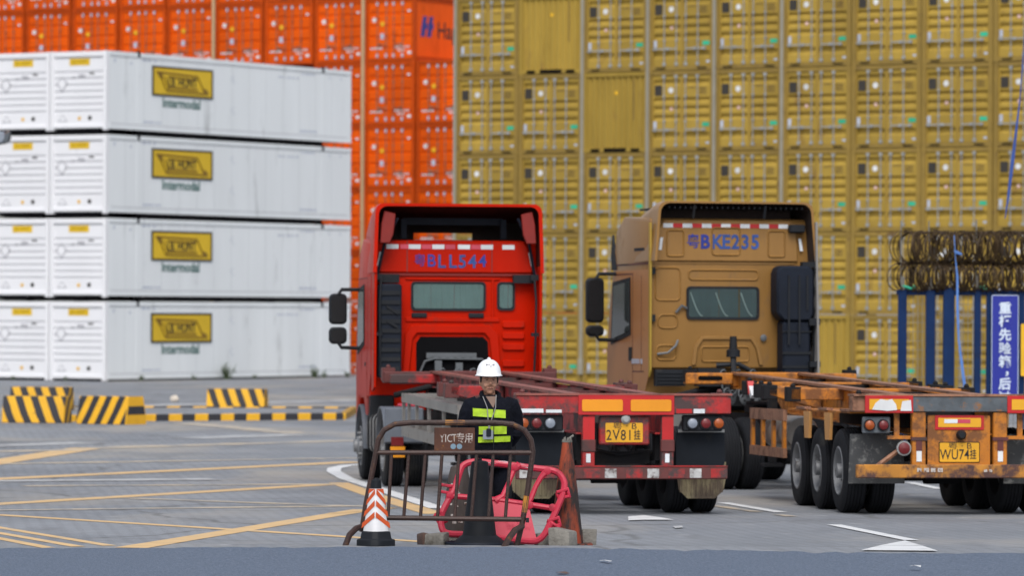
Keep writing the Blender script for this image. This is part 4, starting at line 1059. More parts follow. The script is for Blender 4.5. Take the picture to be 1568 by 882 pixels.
def trailer(name, label, loc, rot, P, T, D, deck=1.38):
    """P paint, T rail-top material, D dark steel."""
    t = thing(name, label, 'trailer', loc, rot)
    for s in (-1, 1):
        x = s * .46
        a, c = ibeam(x, .07, 8.6, .92, deck - .045)
        a.prism([(8.6, .94), (9.3, 1.16), (12.3, 1.16), (12.3, deck - .045), (8.6, deck - .045)], 'x', x - .012, x + .012)
        a.box(x - .08, x + .08, 9.3, 12.3, 1.14, 1.16)
        a.build('main_beam', P, t)
        MB().box(x - .085, x + .085, .06, 12.3, deck - .044, deck - .012).build('rail_top', T, t)
    b = MB()
    for y in (1.2, 2.5, 3.8, 5.0, 7.4, 8.8, 10.4): b.box(-.44, .44, y - .05, y + .05, 1.02, deck - .06)
    b.each('cross_member', D, t)
    for y in (5.9, 6.5): # outriggers in the middle with twistlocks
        b = MB().prism([(-1.16, deck - .16), (-.48, deck - .34), (-.48, deck - .06), (-1.16, deck - .06)], 'y', y - .09, y + .09).prism([(1.16, deck - .16), (.48, deck - .34), (.48, deck - .06), (1.16, deck - .06)], 'y', y - .09, y + .09)
        b.each('outrigger', P, t, bevel=.01)
    b = MB()
    for y in (5.9, 6.5):
        for s in (-1, 1): twistlock(b, s * 1.14, y, deck - .03)
    for s in (-1, 1): twistlock(b, s * 1.14, 12.2, deck + .03); twistlock(b, s * 1.14, .14, deck + .01)
    b.each('twistlock', D, t, bevel=.006)
    # front bolster with its oval hole painted black, gooseneck cross beam
    b = MB().box(-1.22, -.55, 12.05, 12.3, 1.20, deck - .02).box(.55, 1.22, 12.05, 12.3, 1.20, deck - .02).box(-.55, .55, 12.08, 12.3, 1.17, deck - .01)
    b.build('front_bolster', D if P == 'tr_red' else P, t, bevel=.015)
    MB().prism(rrect(-1.05, -.70, 1.26, 1.32, .03), 'y', 12.04, 12.049).build('bolster_slot_shade', 'black', t)  # black plate painting the shade of the hole
    for y in (.95, 2.26, 3.57): dual(t, y, .49)
    b = MB()
    for s in (-1, 1):
        for y in (.95, 2.26, 3.57):
            b.prism([(y - .5, .68), (y - .1, .60), (y + .1, .60), (y + .5, .68), (y + .5, .73), (y + .1, .65), (y - .1, .65), (y - .5, .73)], 'x', s * .46 - .045, s * .46 + .045)
        for y in (.3, 1.6, 2.9, 4.2): b.prism([(y - .12, .93), (y + .12, .93), (y + .07, .62), (y - .07, .62)], 'x', s * .46 - .05, s * .46 + .05)
    b.each('leaf_spring', 'chassis', t)
    for s in (-1, 1):
        b = MB().box(s * .62 - .06, s * .62 + .06, 8.5, 8.62, .48, 1.25).box(s * .62 - .05, s * .62 + .05, 8.51, 8.61, .25, .48).box(s * .62 - .13, s * .62 + .13, 8.42, 8.70, .2, .24)
        b.build('landing_leg', 'chassis', t)
    return t
# ---- red trailer
zt = gz(51.9)
rp2 = W(954, 790, 51.9); rp2.z = zt
M['worn_refl'] = mat('worn_white_reflector', (.42, .42, .42), .5, var=.3, scale=8, dirt=(.10, .07, .065), damt=.5, dscale=9)
tr = trailer('skeletal_trailer', 'worn red skeletal container trailer with yellow plate behind the red tractor unit', rp2, (-.0115, 0, R(8.8)), 'tr_red', 'tr_redtop', 'tr_dark')
MB().box(-1.235, 1.235, -.06, .058, 1.155, 1.36).build('rear_beam', 'tr_red', tr, bevel=.008)
MB().box(-1.245, 1.245, -.075, .10, 1.361, 1.385).build('beam_top_plate', 'tr_redtop', tr)
MB().box(-.53, .575, -.075, -.061, 1.14, 1.372).build('reflector_mount', 'refl_r', tr, bevel=.004)
for x0, x1 in ((-.49, -.02), (.07, .54)): MB().prism(rrect(x0, x1, 1.18, 1.315, .02), 'y', -.085, -.0755).build('amber_reflector', 'refl_y', tr, bevel=.003)
b = MB().box(-1.2, -.93, -.066, -.061, 1.165, 1.21).box(-.9, -.72, -.066, -.061, 1.165, 1.2).box(.80, .93, -.066, -.061, 1.16, 1.21); b.each('white_reflector', 'refl_w', tr)
MB().box(.60, .78, -.065, -.061, 1.16, 1.21).build('red_reflector', 'refl_r', tr)
for s in (-1, 1):
    MB().box(s * .455 + .05 - .07, s * .455 + .05 + .07, -.045, .06, .56, 1.153).build('rear_post', 'tr_red', tr, bevel=.008)
    MB().box(s * .455 + .05 - .066, s * .455 + .05 + .066, -.052, -.0455, .86, 1.12).build('post_reflector', 'refl_r', tr)
    MB().box(s * .455 + .05 - .08, s * .455 + .05 + .08, -.06, .0, .72, .86).build('post_clamp', 'tr_dark', tr, bevel=.01)
    MB().box(s * .455 + .05 - .03, s * .455 + .05 + .02, -.052, -.0455, .60, .70).build('post_sticker', 'refl_w', tr)
    MB().box(s * .92 - .23, s * .92 + .23, .0, .10, .955, 1.14).build('lamp_box', 'plastic', tr, bevel=.015)
    for k, (dx, mk) in enumerate(((.20, 'lens_o'), (.05, 'lens_r'), (-.105, 'lens_w'))):
        lamp(tr, s * (.90 + dx) - (.05 if s < 0 else .0), 1.045, .058, .0, mk)
    MB().prism([(s * .66, .965), (s * 1.2, .965), (s * 1.21, .62), (s * 1.19, .54), (s * .64, .54), (s * .64, .9)], 'y', .16, .175).build('mudflap', 'flap', tr)
    b = MB().prism([(s * .68, .42), (s * .70, .28), (s * .80, .18), (s * 1.12, .18), (s * 1.22, .27), (s * 1.25, .42), (s * 1.25, .60), (s * .68, .60)], 'y', .29, .305)
    for i in range(9): b.tube([(s * (.72 + .06 * i), .288, .58), (s * (.72 + .06 * i), .285, .22 + .03 * (i in (0, 8)))], .012, 5)
    b.build('muddy_skirt', 'dirtflap', tr)
    MB().box(s * .66, s * 1.2, .14, .155, .94, .975).build('flap_bracket', 'steel', tr)
MB().box(-.28, .30, -.02, .05, .80, 1.13).build('plate_panel', 'tr_red', tr, bevel=.015)
MB().prism(rrect(-.21, .22, .83, 1.05, .015), 'y', -.030, -.021).build('number_plate', 'plate_y', tr)
text('2V81', .165, 'ink', tr, (-.05, -.0305, .905), bold=.001, spacing=1.15, sx=.80, ext=.001)
text('挂', .125, 'ink', tr, (.155, -.0305, .905), bold=.002, sx=.62, ext=.001)
text('粤 · B', .095, 'ink', tr, (.01, -.0305, 1.01), sx=1.25, ext=.001)
MB().lathe([(.05, 0), (.055, .03), (.03, .06)], Matrix.Translation((.02, -.02, 1.09)) @ Matrix.Rotation(R(90), 4, 'X'), 10).build('plate_lamp', 'steel', tr)
MB().box(-1.24, 1.20, -.05, .03, .41, .55).build('bumper', 'tr_dark', tr, bevel=.01)
MB().box(-1.24, 1.20, -.053, -.02, .5515, .565).build('bumper_top', 'tr_red', tr)
b1, b2 = MB(), MB()
for i in range(10):
    x = -1.2 + i * .245
    (b1 if i % 2 == 0 else b2).box(x, x + (.135 if i % 2 == 0 else .19), -.055, -.0505, .425, .53)
b1.each('bumper_white_strip', 'worn_refl', tr); b2.each('bumper_red_strip', 'tr_red', tr)
b = MB().box(-.3, .36, .3, .5, .58, .72).tube([(-.3, .2, .75), (.0, .25, .68), (.35, .2, .74)], .015, 6).tube([(-.2, .4, .62), (-.2, 3.8, .6)], .02, 6)
b.build('brake_chamber', 'chassis', tr)
# long grey side guard and stowed frames on the left
b = MB()
for z0, z1 in ((.98, 1.10), (.52, .66)): b.box(-1.16, -1.11, 5.2, 10.6, z0, z1)
for y in (5.2, 6.6, 8.0, 9.2, 10.0, 10.55): b.box(-1.155, -1.115, y - .03, y + .03, .66, .98)
b.box(-1.11, -.5, 10.5, 10.56, .98, 1.1).box(-1.11, -.5, 10.5, 10.56, .52, .66)
for i in range(6): b.box(-1.08 + .12 * i, -1.03 + .12 * i, 5.3, 10.4, 1.0, 1.05)
b.build('side_guard', 'alu', tr)
MB().box(.4, 1.15, 5.0, 6.6, .5, 1.0).build('tool_box', 'chassis', tr, bevel=.03)
MB().box(-1.15, -.45, 11.93, 11.99, 1.19, 1.33).box(-.45, .2, 11.9, 12.0, 1.14, 1.27).build('gooseneck_plate', 'tr_red', tr, bevel=.02)
# ---- orange trailer
zt = gz(52.4)
op = W(1468, 790, 52.4); op.z = zt
to = trailer('skeletal_trailer', 'rusty orange skeletal container trailer with yellow plate behind the bronze tractor unit', op, (-.0115, 0, R(7.0)), 'tr_or', 'tr_ortop', 'chassis')
MB().box(-1.07, 1.07, -.06, .058, 1.19, 1.365).build('rear_beam', 'tr_blue', to, bevel=.008)
for s in (-1, 1): MB().box(s * 1.16 - .085, s * 1.16 + .085, -.03, .2, 1.19, 1.365).build('corner_casting', 'tr_ortop', to, bevel=.012)
MB().prism([(-1.24, -.07), (1.24, -.07), (1.24, .30), (.7, .55), (-.7, .55), (-1.24, .30)], 'z', 1.367, 1.392).build('beam_top_plate', 'tr_ortop', to)
for s in (-1, 1):
    MB().box(s * .83 - .28, s * .83 + .28, -.075, -.061, 1.175, 1.375).build('reflector_mount', 'refl_r', to, bevel=.004)
    MB().box(s * .83 - .23, s * .83 + .23, -.080, -.0755, 1.215, 1.335).build('amber_reflector', 'plate_y', to)
b = MB().prism([(-1.03, 1.215), (-.99, 1.29), (-.93, 1.335), (-.86, 1.32), (-.80, 1.335), (-.75, 1.27), (-.74, 1.21), (-.85, 1.20)], 'y', -.086, -.0805).prism([(-.70, 1.20), (-.68, 1.31), (-.58, 1.325), (-.57, 1.20)], 'y', -.086, -.0805)
b.each('torn_sticker', 'white_dec', to)
for s in (-1, 1):
    x = s * .475
    MB().box(x - .08, x + .08, -.045, .06, .57, 1.188).build('rear_post', 'tr_or', to, bevel=.01)
    MB().box(x - .09, x + .09, -.058, .0, .86, .90).build('post_band', 'tr_dark', to)
    MB().box(x - .03, x + .03, -.052, -.0455, .62, .74).build('post_sticker', 'white_dec', to)
    MB().box(x - .035, x + .035, -.052, -.0455, .742, .86).build('post_reflector', 'tr_dark', to)
    MB().box(s * .96 - .16, s * .96 + .16, .0, .08, .94, 1.13).build('lamp_box', 'chassis' if s > 0 else 'tr_blue', to, bevel=.012)
    lamp(to, s * 1.045, 1.035, .055, .0, 'lens_o'); lamp(to, s * .885, 1.035, .055, .0, 'lens_r')
    MB().box(s * .72 - .03, s * .72 + .03, .02, .06, .88, 1.18).box(min(s * .56, s * .83), max(s * .56, s * .83), .0, .06, .875, .915).build('lamp_stay', 'tr_or', to)
M['flapspot'] = mat('spattered_mudflap', (.035, .037, .040), .65, var=.3, dirt=(.17, .17, .165), damt=.42, dscale=9)
for s in (-1, 1):
    MB().prism([(s * .60, .93), (s * 1.22, .93), (s * 1.24, .36), (s * .58, .36)], 'y', .24, .255).build('mudflap', 'flapspot', to)
lamp(to, -.64, .77, .07, .02, 'lens_r', 'steel')
MB().tube([(-.64, .1, .78), (-.95, .1, .55)], .03, 6).build('bumper_stay', 'tr_ortop', to)
MB().prism(rrect(-.365, .365, .575, 1.15, .02), 'y', .0, .04).build('plate_panel', 'tr_or', to)
MB().box(-.28, .29, -.012, -.0005, .985, 1.15).build('reflector_mount', 'refl_r', to)
MB().box(-.245, .255, -.016, -.0125, 1.015, 1.12).build('amber_reflector', 'plate_y', to)
MB().box(-.175, -.02, -.02, -.0165, 1.06, 1.105).build('white_reflector', 'refl_w', to)
MB().box(-.02, .13, -.02, -.0165, 1.06, 1.105).build('red_reflector', 'refl_pk', to)
MB().lathe([(.055, 0), (.06, .04), (.035, .09)], Matrix.Translation((.02, -.0, .925)) @ Matrix.Rotation(R(90), 4, 'X'), 12).build('plate_lamp', 'plastic', to)
b = ring(-.235, .245, .605, .845, .015, -.0005, .012, .008); b.build('plate_border', 'ink', to)
MB().prism(rrect(-.225, .235, .615, .835, .012), 'y', -.009, -.0005).build('number_plate', 'plate_y', to)
text('WU74', .165, 'ink', to, (-.05, -.0095, .695), bold=.001, spacing=1.05, sx=.74, ext=.001)
text('挂', .125, 'ink', to, (.165, -.0095, .695), bold=.002, sx=.62, ext=.001)
text('粤 · B', .095, 'ink', to, (.01, -.0095, .795), sx=1.25, ext=.001)
MB().box(-1.2, 1.2, -.06, .03, .43, .585).build('bumper', 'bump_or', to, bevel=.01)
dashes(-.50, -.18, .50, .045, 4, -.061, 3).each('bumper_mark', 'worn_white', to)
dashes(.28, .40, .50, .03, 2, -.061, 4).each('bumper_scrap', 'worn_white', to)
b = MB().box(-.4, .4, .4, .6, .55, .7); b.build('brake_chamber', 'chassis', to)
M['tr_or2'] = mat('pale_orange_paint', (.62, .31, .10), .55, var=.12, dirt=(.3, .13, .04), damt=.25, dscale=5)
for s in (-1, 1):
    for y in (1.605, 2.915):
        MB().prism([(y - .20, 1.16), (y + .20, 1.16), (y + .13, .84), (y - .13, .84)], 'x', s * 1.19, s * 1.225).build('wheel_tongue', 'tr_or2', to)
    b = MB().box(s * .56, s * 1.21, .30, 4.25, 1.165, 1.185); b.build('mudguard', 'tr_or', to)
    MB().box(s * .50, s * .56, .3, 4.25, 1.0, 1.18).build('mudguard_side', 'chassis', to)
    b = MB()
    for y in (.55, 1.9, 3.3): b.box(s * 1.15, s * 1.228, y - .28, y + .28, 1.187, 1.215)
    b.each('mudguard_lip', 'tr_ortop', to)
    # ladder side guard with pale tank behind
    b = MB()
    for z0, z1 in ((1.02, 1.16), (.56, .68)): b.box(s * 1.16, s * 1.21, 4.55, 6.95, z0, z1)
    b.each('guard_rail', 'tr_ortop', to)
    b = MB()
    for y in (4.62, 5.35, 6.1, 6.85): b.box(s * 1.165, s * 1.205, y - .06, y + .06, .68, 1.02)
    b.each('guard_post', 'tr_or', to)
    MB().lathe([(.20, 0), (.22, .05), (.22, 1.6), (.20, 1.65)], Matrix.Translation((s * .92, 4.8, .86)) @ Matrix.Rotation(R(-90), 4, 'X'), 18).build('air_tank', 'alu', to)
# extra orange cross beams over the middle, with loose white and red strap end
for y in (4.5, 7.6):
    b = MB().box(-1.14, 1.14, y - .09, y + .09, 1.2, 1.345); b.each('cross_beam', 'tr_or', to, bevel=.01)
b = MB()
for y in (4.5, 7.6):
    for s in (-1, 1): twistlock(b, s * 1.1, y, 1.36)
b.each('twistlock', 'chassis', to, bevel=.005)
MB().prism([(7.2, 1.18), (7.5, 1.34), (7.56, 1.3), (7.3, 1.14)], 'x', -1.14, -1.08).build('strap_white', 'white_dec', to)
MB().prism([(7.36, 1.2), (7.46, 1.36), (7.52, 1.36), (7.42, 1.18)], 'x', -1.15, -1.07).build('strap_red', 'refl_r', to)

# the decks rise towards the kingpin
DECK = ('main_beam', 'rail_top', 'cross_member', 'outrigger', 'twistlock', 'front_bolster', 'bolster_slot_shade', 'gooseneck_plate', 'cross_beam', 'strap_white', 'strap_red', 'side_guard', 'landing_leg')
for root in (tr, to):
    for ch in root.children:
        if ch.name.split('.')[0] in DECK:
            for v in ch.data.vertices: v.co.z += .0195 * max(0.0, v.co.y - .2)
# ------------------------------------------------------------------ striped concrete blocks and kerb
def stripe_mat(name, c, per=.40, rot=0.0):
    m = mat(name, (.72, .38, .012), .65, var=.1, dirt=(.30, .18, .04), damt=.22, dscale=6, objvar=.04)
    n, l = m.node_tree.nodes, m.node_tree.links
    p = n['Principled BSDF']
    src = p.inputs['Base Color'].links[0].from_socket
    tc = n.new('ShaderNodeTexCoord'); sp = n.new('ShaderNodeSeparateXYZ'); l.new(tc.outputs['Object'], sp.inputs[0])
    nz = n.new('ShaderNodeTexNoise'); nz.inputs['Scale'].default_value = 5; l.new(tc.outputs['Object'], nz.inputs['Vector'])
    def M2(op, a, b):
        q = n.new('ShaderNodeMath'); q.operation = op
        for i, v in enumerate((a, b)):
            if isinstance(v, (int, float)): q.inputs[i].default_value = v
            else: l.new(v, q.inputs[i])
        return q.outputs[0]
    u = M2('ADD', M2('SUBTRACT', sp.outputs['X'], sp.outputs['Y']) if c > 0 else M2('ADD', sp.outputs['X'], sp.outputs['Y']), M2('MULTIPLY', sp.outputs['Z'], c))
    u = M2('ADD', u, M2('MULTIPLY', nz.outputs['Fac'], .03))
    f = M2('GREATER_THAN', M2('FRACT', M2('DIVIDE', u, per), 0.0), .5)
    mx = n.new('ShaderNodeMix'); mx.data_type = 'RGBA'
    l.new(f, mx.inputs['Factor']); l.new(src, mx.inputs['A']); mx.inputs['B'].default_value = (.022, .022, .028, 1)
    l.new(mx.outputs['Result'], p.inputs['Base Color'])
    return m
M['stripe_a'] = stripe_mat('yellow_black_stripes', .62, .36)
M['stripe_b'] = stripe_mat('yellow_black_reverse_stripes', -.62, .36)
M['stripe_k'] = stripe_mat('yellow_black_kerb_blocks', .001, .66)
def block(px, w, h, d, rz, mk, label, cap=False):
    p = G(*px)
    t = thing('concrete_block', label, 'barrier block', p, (0, 0, R(rz)), 'yellow and black concrete blocks')
    pr = [(0, 0), (.02, h * .30), (d * .16, h), (d * .84, h), (d - .02, h * .30), (d, 0)]
    bd = MB().prism(pr, 'x', -w / 2, w / 2).build('concrete_block', mk, None if not cap else t, bevel=.012)
    if not cap:
        bpy.data.objects.remove(t)
        bd.name = 'concrete_block'; bd.location = p; bd.rotation_euler = (0, 0, R(rz)); tag(bd, label, 'barrier block', 'yellow and black concrete blocks')
    else:
        bd.name = 'block_body'
        b = MB().use(0).prism([(-.01, -.01), (.02, h * .30), (d * .15, h * 1.01), (d * .85, h * 1.01), (d - .01, h * .30), (d + .01, -.01)], 'x', w / 2, w / 2 + .03)
        b.build('end_cap', 'by_yellow', t)
        MB().prism([(.04, h * .36), (d * .12, h * .66), (d * .88, h * .66), (d - .04, h * .36)], 'x', w / 2 + .031, w / 2 + .036).build('end_band', 'by_black', t)
block((50, 648), 1.45, .60, .7, -10, 'stripe_a', 'striped concrete block at the frame edge in front of its twin')
block((58, 636), 1.45, .68, .7, -10, 'stripe_a', 'striped concrete block standing just behind the front pair, only its top showing')
block((154, 650), 1.38, .62, .72, -33, 'stripe_b', 'striped concrete block with a plain yellow end and one black band', True)
block((360, 625), 1.55, .50, .6, -8, 'stripe_a', 'lone striped concrete block behind the striped kerb')
q = [G(100, 646), G(524, 643), G(541, 633), G(100, 631)]
b = MB()
b.add([(v.x, v.y, v.z - .05) for v in q] + [(v.x, v.y, v.z + .12) for v in q], [(4, 5, 6, 7), (0, 1, 5, 4), (1, 2, 6, 5), (2, 3, 7, 6), (3, 0, 4, 7)])
tag(b.build('traffic_island', 'ground'), 'low paved traffic island inside a striped kerb', None, kind='structure')
for a, c in ((q[0], q[1]), (q[1], q[2]), (q[3], q[2])):
    d = c - a; L = d.length; an = math.atan2(d.y, d.x)
    b = MB().box(0, L, -.08, .08, -.05, .155)
    tag(b.build('kerb', 'stripe_k', bevel=.015, loc=a, rot=(0, 0, an)), 'yellow and black striped kerb of the low traffic island', None, kind='structure')

# ------------------------------------------------------------------ blue fence, razor wire, signs, straps
FZ = 75.0; gzf = gz(FZ)
fl = W(1380, 600, FZ); fl.z = gzf
FS = FZ / F
def fx(x): return (x - 1380) * FS
def fz(y, x=1460): return W(x, y, FZ).z - gzf
fence = thing('fence', 'blue steel fence with mesh panels standing behind the orange trailer', 'fence', fl)
for x, w, top in ((1381, 13, 424), (1424, 14, 424), (1452, 17, 440), (1496, 10, 422), (1514, 9, 446), (1563, 10, 446), (1600, 13, 424)):
    zt = fz(top); hw = w * FS / 2; bx = fx(x)
    MB().box(bx - hw, bx + hw, -hw, hw, -.05, zt - .22 if top < 435 else zt).build('post', 'navy', fence, bevel=.008)
    if top < 435: MB().box(bx - hw * .5, bx + hw * .5, -hw * .5, hw * .5, zt - .22, zt).tube([(bx - hw * .4, 0, zt), (bx - hw * .4, 0, zt + .92)], .012, 5).build('post_spike', 'mesh', fence)
zr = fz(448)
MB().box(fx(1372), fx(1640), -.03, .03, zr - .04, zr + .04).build('top_rail', 'navy', fence)
MB().box(fx(1372), fx(1640), -.02, .02, .25, .31).build('bottom_rail', 'navy', fence)
b = MB()
x = fx(1384)
while x < fx(1620): b.box(x - .004, x + .004, .02, .028, .28, zr); x += .075
z = .4
while z < zr: b.box(fx(1384), fx(1620), .03, .036, z - .004, z + .004); z += .15
b.build('mesh_panel', 'mesh', fence)
for k, (yc, rpx, lab) in enumerate(((379, 25, 'upper coil of rusty razor wire along the top of the blue fence'), (425, 22, 'lower coil of rusty razor wire resting on the blue fence rail'))):
    r = random.Random(k + 5)
    b = MB(); zc = fz(yc); rr = rpx * FS
    x = fx(1358 - 3 * k) + rr; first = True
    while x < fx(1630):
        yaw = R(66) if first else R(r.choice((-1, 1)) * r.uniform(12, 62)); tl = r.uniform(-.16, .16); q = r.uniform(.88, 1.04)
        pts = [Vector((q * rr * math.cos(t_) * math.sin(yaw), q * rr * math.cos(t_) * math.cos(yaw), q * rr * math.sin(t_))) for t_ in (2 * math.pi * i / 18 for i in range(18))]
        M_ = Matrix.Rotation(tl, 3, 'Y')
        b.tube([M_ @ v + Vector((x, 0, zc + r.uniform(-.015, .015))) for v in pts], r.choice((.007, .009, .011)), 4, closed=True)
        x += r.uniform(.008, .034) if not first else .04; first = False
    b.tube([(fx(1372) + .25 * i, .02 * math.sin(i * 2.0), zc - rr + .012 * math.sin(i * 1.3)) for i in range(12)], .022, 5)
    b.tube([(fx(1400) + .25 * i, .02, zc + rr * .9 + .02 * math.sin(i * 1.7)) for i in range(10)], .012, 5)
    o = b.build('razor_wire', 'wire', loc=fl); tag(o, lab, 'razor wire', 'razor wire coils on the fence')
def wob_strip(pts, w, th, name, mk, label, cat, Z):
    b = MB()
    P = [W(x, y, Z) for x, y in pts]
    n = len(P); v = []
    for i, p in enumerate(P):
        t = (P[min(i + 1, n - 1)] - P[max(i - 1, 0)]).normalized()
        s = t.cross(Vector((0, 1, 0))).normalized() * (w[i] / 2)
        for q in (p - s, p + s): v += [q + Vector((0, -th / 2, 0)), q + Vector((0, th / 2, 0))]
    fs = []
    for i in range(n - 1):
        a, c = 4 * i, 4 * i + 4
        fs += [(a, a + 2, c + 2, c), (a + 1, c + 1, c + 3, a + 3), (a, c, c + 1, a + 1), (a + 2, a + 3, c + 3, c + 2)]
    b.add(v, fs + [(0, 1, 3, 2), (4 * n - 4, 4 * n - 2, 4 * n - 1, 4 * n - 3)])
    tag(b.build(name, mk), label, cat)
wob_strip([(1461, 360), (1463, 395), (1466, 425), (1466, 470), (1468, 520), (1473, 560), (1479, 606)], [.015, .012, .035, .04, .028, .045, .05], .006, 'strap', 'rope_l', 'light blue strap tied through the razor wire and hanging down the fence', 'strap', FZ - .35)
wob_strip([(1575, -80), (1570, 40), (1565, 110), (1562, 150), (1556, 200), (1550, 250), (1544, 300), (1539, 335)], [.015, .018, .02, .02, .04, .06, .04, .012], .008, 'strap', 'rope_b', 'dark blue strap hanging in the air in front of the gold containers', 'strap', FZ - .5)
for i, (x, y, w, h, mk, lb) in enumerate(((1467, 387, 12, 6, 'rope_l', 'blue plastic scrap caught in the upper razor wire coil'), (1389, 440, 14, 6, 'green_dec', 'green plastic scrap caught low in the razor wire above the first fence post'), (1442, 390, 5, 7, 'white_dec', 'white scrap caught in the upper razor wire coil'))):
    p = W(x, y, FZ - .3); r = random.Random(i); b = MB(); N = 8
    rings = []
    for k in range(4):
        u = k / 3 - .5
        rings.append([(u * w * FS, .03 * math.cos(6.28 * a / N) * r.uniform(.5, 1), (.5 * h * FS * math.sin(6.28 * a / N) * r.uniform(.6, 1.2)) * (1 - abs(u)) - u * .05) for a in range(N)])
    b.loft(rings); tag(b.build('plastic_scrap', mk, loc=p), lb, 'plastic scrap')
sp_ = W(1538.5, 600, FZ - .12); 
sg = thing('sign', 'tall blue sign with pale vertical lettering fixed to the fence', 'sign', (sp_.x, sp_.y, gzf))
MB().prism(rrect(-.22, .22, .95, fz(452, 1538), .03), 'y', 0, .03).build('panel', 'sign_b', sg)
q = ring(-.222, .222, .948, fz(451.8, 1538), .03, -.0005, .012, .006); q.build('border', 'sign_w', sg)
for ch, y in (('重', 473), ('柜', 493), ('先', 514), ('验', 535), ('箱', 555), ('后', 589), ('过', 610)):
    text(ch, .205, 'sign_w', sg, (0.0, -.003, fz(y, 1538)), bold=.006)
text('，', .2, 'sign_w', sg, (.09, -.003, fz(568, 1538)), bold=.006)
sp2 = W(1585, 600, FZ - .12)
s2 = thing('sign', 'yellow sign with dark marks at the frame edge beside the blue sign', 'sign', (sp2.x, sp2.y, gzf))
MB().prism(rrect(-.235, .235, fz(576, 1585), fz(496, 1585), .02), 'y', 0, .02).build('panel', 'yellow_dec', s2)
b = MB()
for i in range(5): b.box(-.17, -.09, -.004, -.0005, fz(570 - i * 15, 1585), fz(562 - i * 15, 1585)).box(-.05, .17, -.004, -.0005, fz(569 - i * 15, 1585), fz(563 - i * 15, 1585))
b.build('lettering', 'ink', s2)

# floodlight on a pole just outside the frame at the left
p = W(-30, 600, 112); 
fd = thing('floodlight', 'grey floodlight head on a dark bracket at the frame edge before the white containers', 'lamp', (p.x, p.y, gz(112)))
zl = W(0, 211, 112).z - gz(112)
MB().tube([(0, 0, 0), (0, 0, zl + .1)], [.09, .05], 10).build('pole', 'pale_post', fd)
MB().tube([(0, 0, zl - .16), (.38, -.02, zl - .17), (.62, 0, zl - .10), (.72, 0, zl + .02)], .022, 6).build('bracket', 'plastic', fd)
b = MB().prism([(.22, zl - .13), (.52, zl - .14), (.60, zl + .0), (.56, zl + .17), (.36, zl + .12), (.22, zl + .16)], 'y', -.14, .14)
b.build('head', 'lens_w', fd, bevel=.03)
b = MB().prism([(.53, zl - .16), (.68, zl - .08), (.70, zl + .18), (.62, zl + .19)], 'y', -.16, .16); b.build('rim', 'tr_blue', fd, bevel=.02)

# ------------------------------------------------------------------ things by the road edge
BZ = 40.9
rb = W(685, 836, BZ); rb.z = gz(BZ)
br = thing('crowd_barrier', 'rusty tubular crowd barrier with a painted metal plate, standing at the road edge', 'barrier', rb)
def Lr(x, y, Z=BZ, root=rb): return W(x, y, Z) - root
fr = [(554, 815), (560, 775), (569, 728), (576, 692), (579, 674), (588, 659), (604, 650), (630, 647.5), (690, 647.5), (758, 647.5), (785, 650), (803, 659), (813, 674), (816, 692), (812, 722), (806, 765), (800, 800), (793, 830), (790, 846)]
MB().tube([Lr(*q) for q in fr], .025, 10).build('frame', 'rust', br)
MB().tube([Lr(574, 693.5), Lr(814, 693.5)], .022, 8).build('middle_rail', 'rust', br)
MB().tube([Lr(557, 793), Lr(803, 796)], .023, 8).build('bottom_rail', 'rust', br)
for a, c in ((599.6, 594), (626, 618), (651.5, 643.7), (677, 669.8), (703, 696), (730, 721.6), (755.5, 748), (782, 773.6)):
    MB().tube([Lr(a, 694), Lr(c, 795)], .0155, 6).build('bar', 'rust', br)
for pts in ([(557, 806), (545, 810), (535, 820), (529, 836), (526, 846)], [(800, 806), (789, 812), (780, 824), (772, 838), (768, 846)]):
    MB().tube([Lr(x, y, BZ - .03 - .12 * i) for i, (x, y) in enumerate(pts)], .028, 8).build('foot', 'rust', br)
MB().box(0, .03, -.03, .03, -.02, .02).build('clamp_bolt', 'plastic', br, loc=Lr(805, 797))
a, c = Lr(665, 655), Lr(727, 692)
pl = MB().box(a.x, c.x, -.012, .0, c.z, a.z).build('sign_plate', 'rustplate', br, bevel=.004)
for ch, x, sz in (('Y', 677, .105), ('I', 682.5, .10), ('C', 688.5, .10), ('T', 695.5, .105), ('专', 705, .098), ('用', 718, .098)):
    v = Lr(x, 672)
    text(ch, sz, 'worn_white', pl, (v.x, -.0125, v.z), sx=.72 if ord(ch) < 200 else .82, ext=.0008)
b = MB()
for x in (694, 703.5): v = Lr(x, 684); b.disc(v.x, v.z, .025, -.0125, .001)
b.build('paint_spot', 'bluegrey', pl)
b = MB().box(.0, .05, -.002, .002, -.03, .03)
# yellow paint remnants on the frame
b = MB().tube([Lr(802.8, 785), Lr(806.5, 760)], .0262, 8).tube([Lr(682, 647.5), Lr(712, 647.5)], .0256, 8).build('paint_remnant', 'bump_or', br)

def cone_root(name, label, cat, x, Z, group=None):
    p = W(x, 836, Z); p.z = gz(Z)
    return thing(name, label, cat, p, (0, 0, 0), group), p
# small striped four-sided cone
t, p0 = cone_root('traffic_cone', 'small square traffic cone in a white and orange chevron sleeve with a black base', 'traffic cone', 575.5, 40.45)
s_ = F / 40.45
zz = lambda y, Z=40.45, x=700: W(x, y, Z).z - gz(Z)
zb, z1, zt_ = zz(815), zz(747.5), zz(735)
t.rotation_euler = (0, 0, R(43))
def sq(w, z, r=.2):
    o = []
    for i in range(16):
        a = 2 * math.pi * (i + .5) / 16; m = max(abs(math.cos(a)), abs(math.sin(a))); k = w / m * (1 - r) + w * r
        o.append((k * math.cos(a), k * math.sin(a), z))
    return o
hw = lambda z: .0925 + (.042 - .0925) * (z - zb) / (z1 - zb)
MB().loft([sq(.098, zb - .01), sq(hw(zb), zb), sq(hw(z1), z1), sq(.036, zt_ - .01), sq(.02, zt_), sq(.015, zt_ + .012)]).build('cone_body', 'cone_blk', t, angle=50)
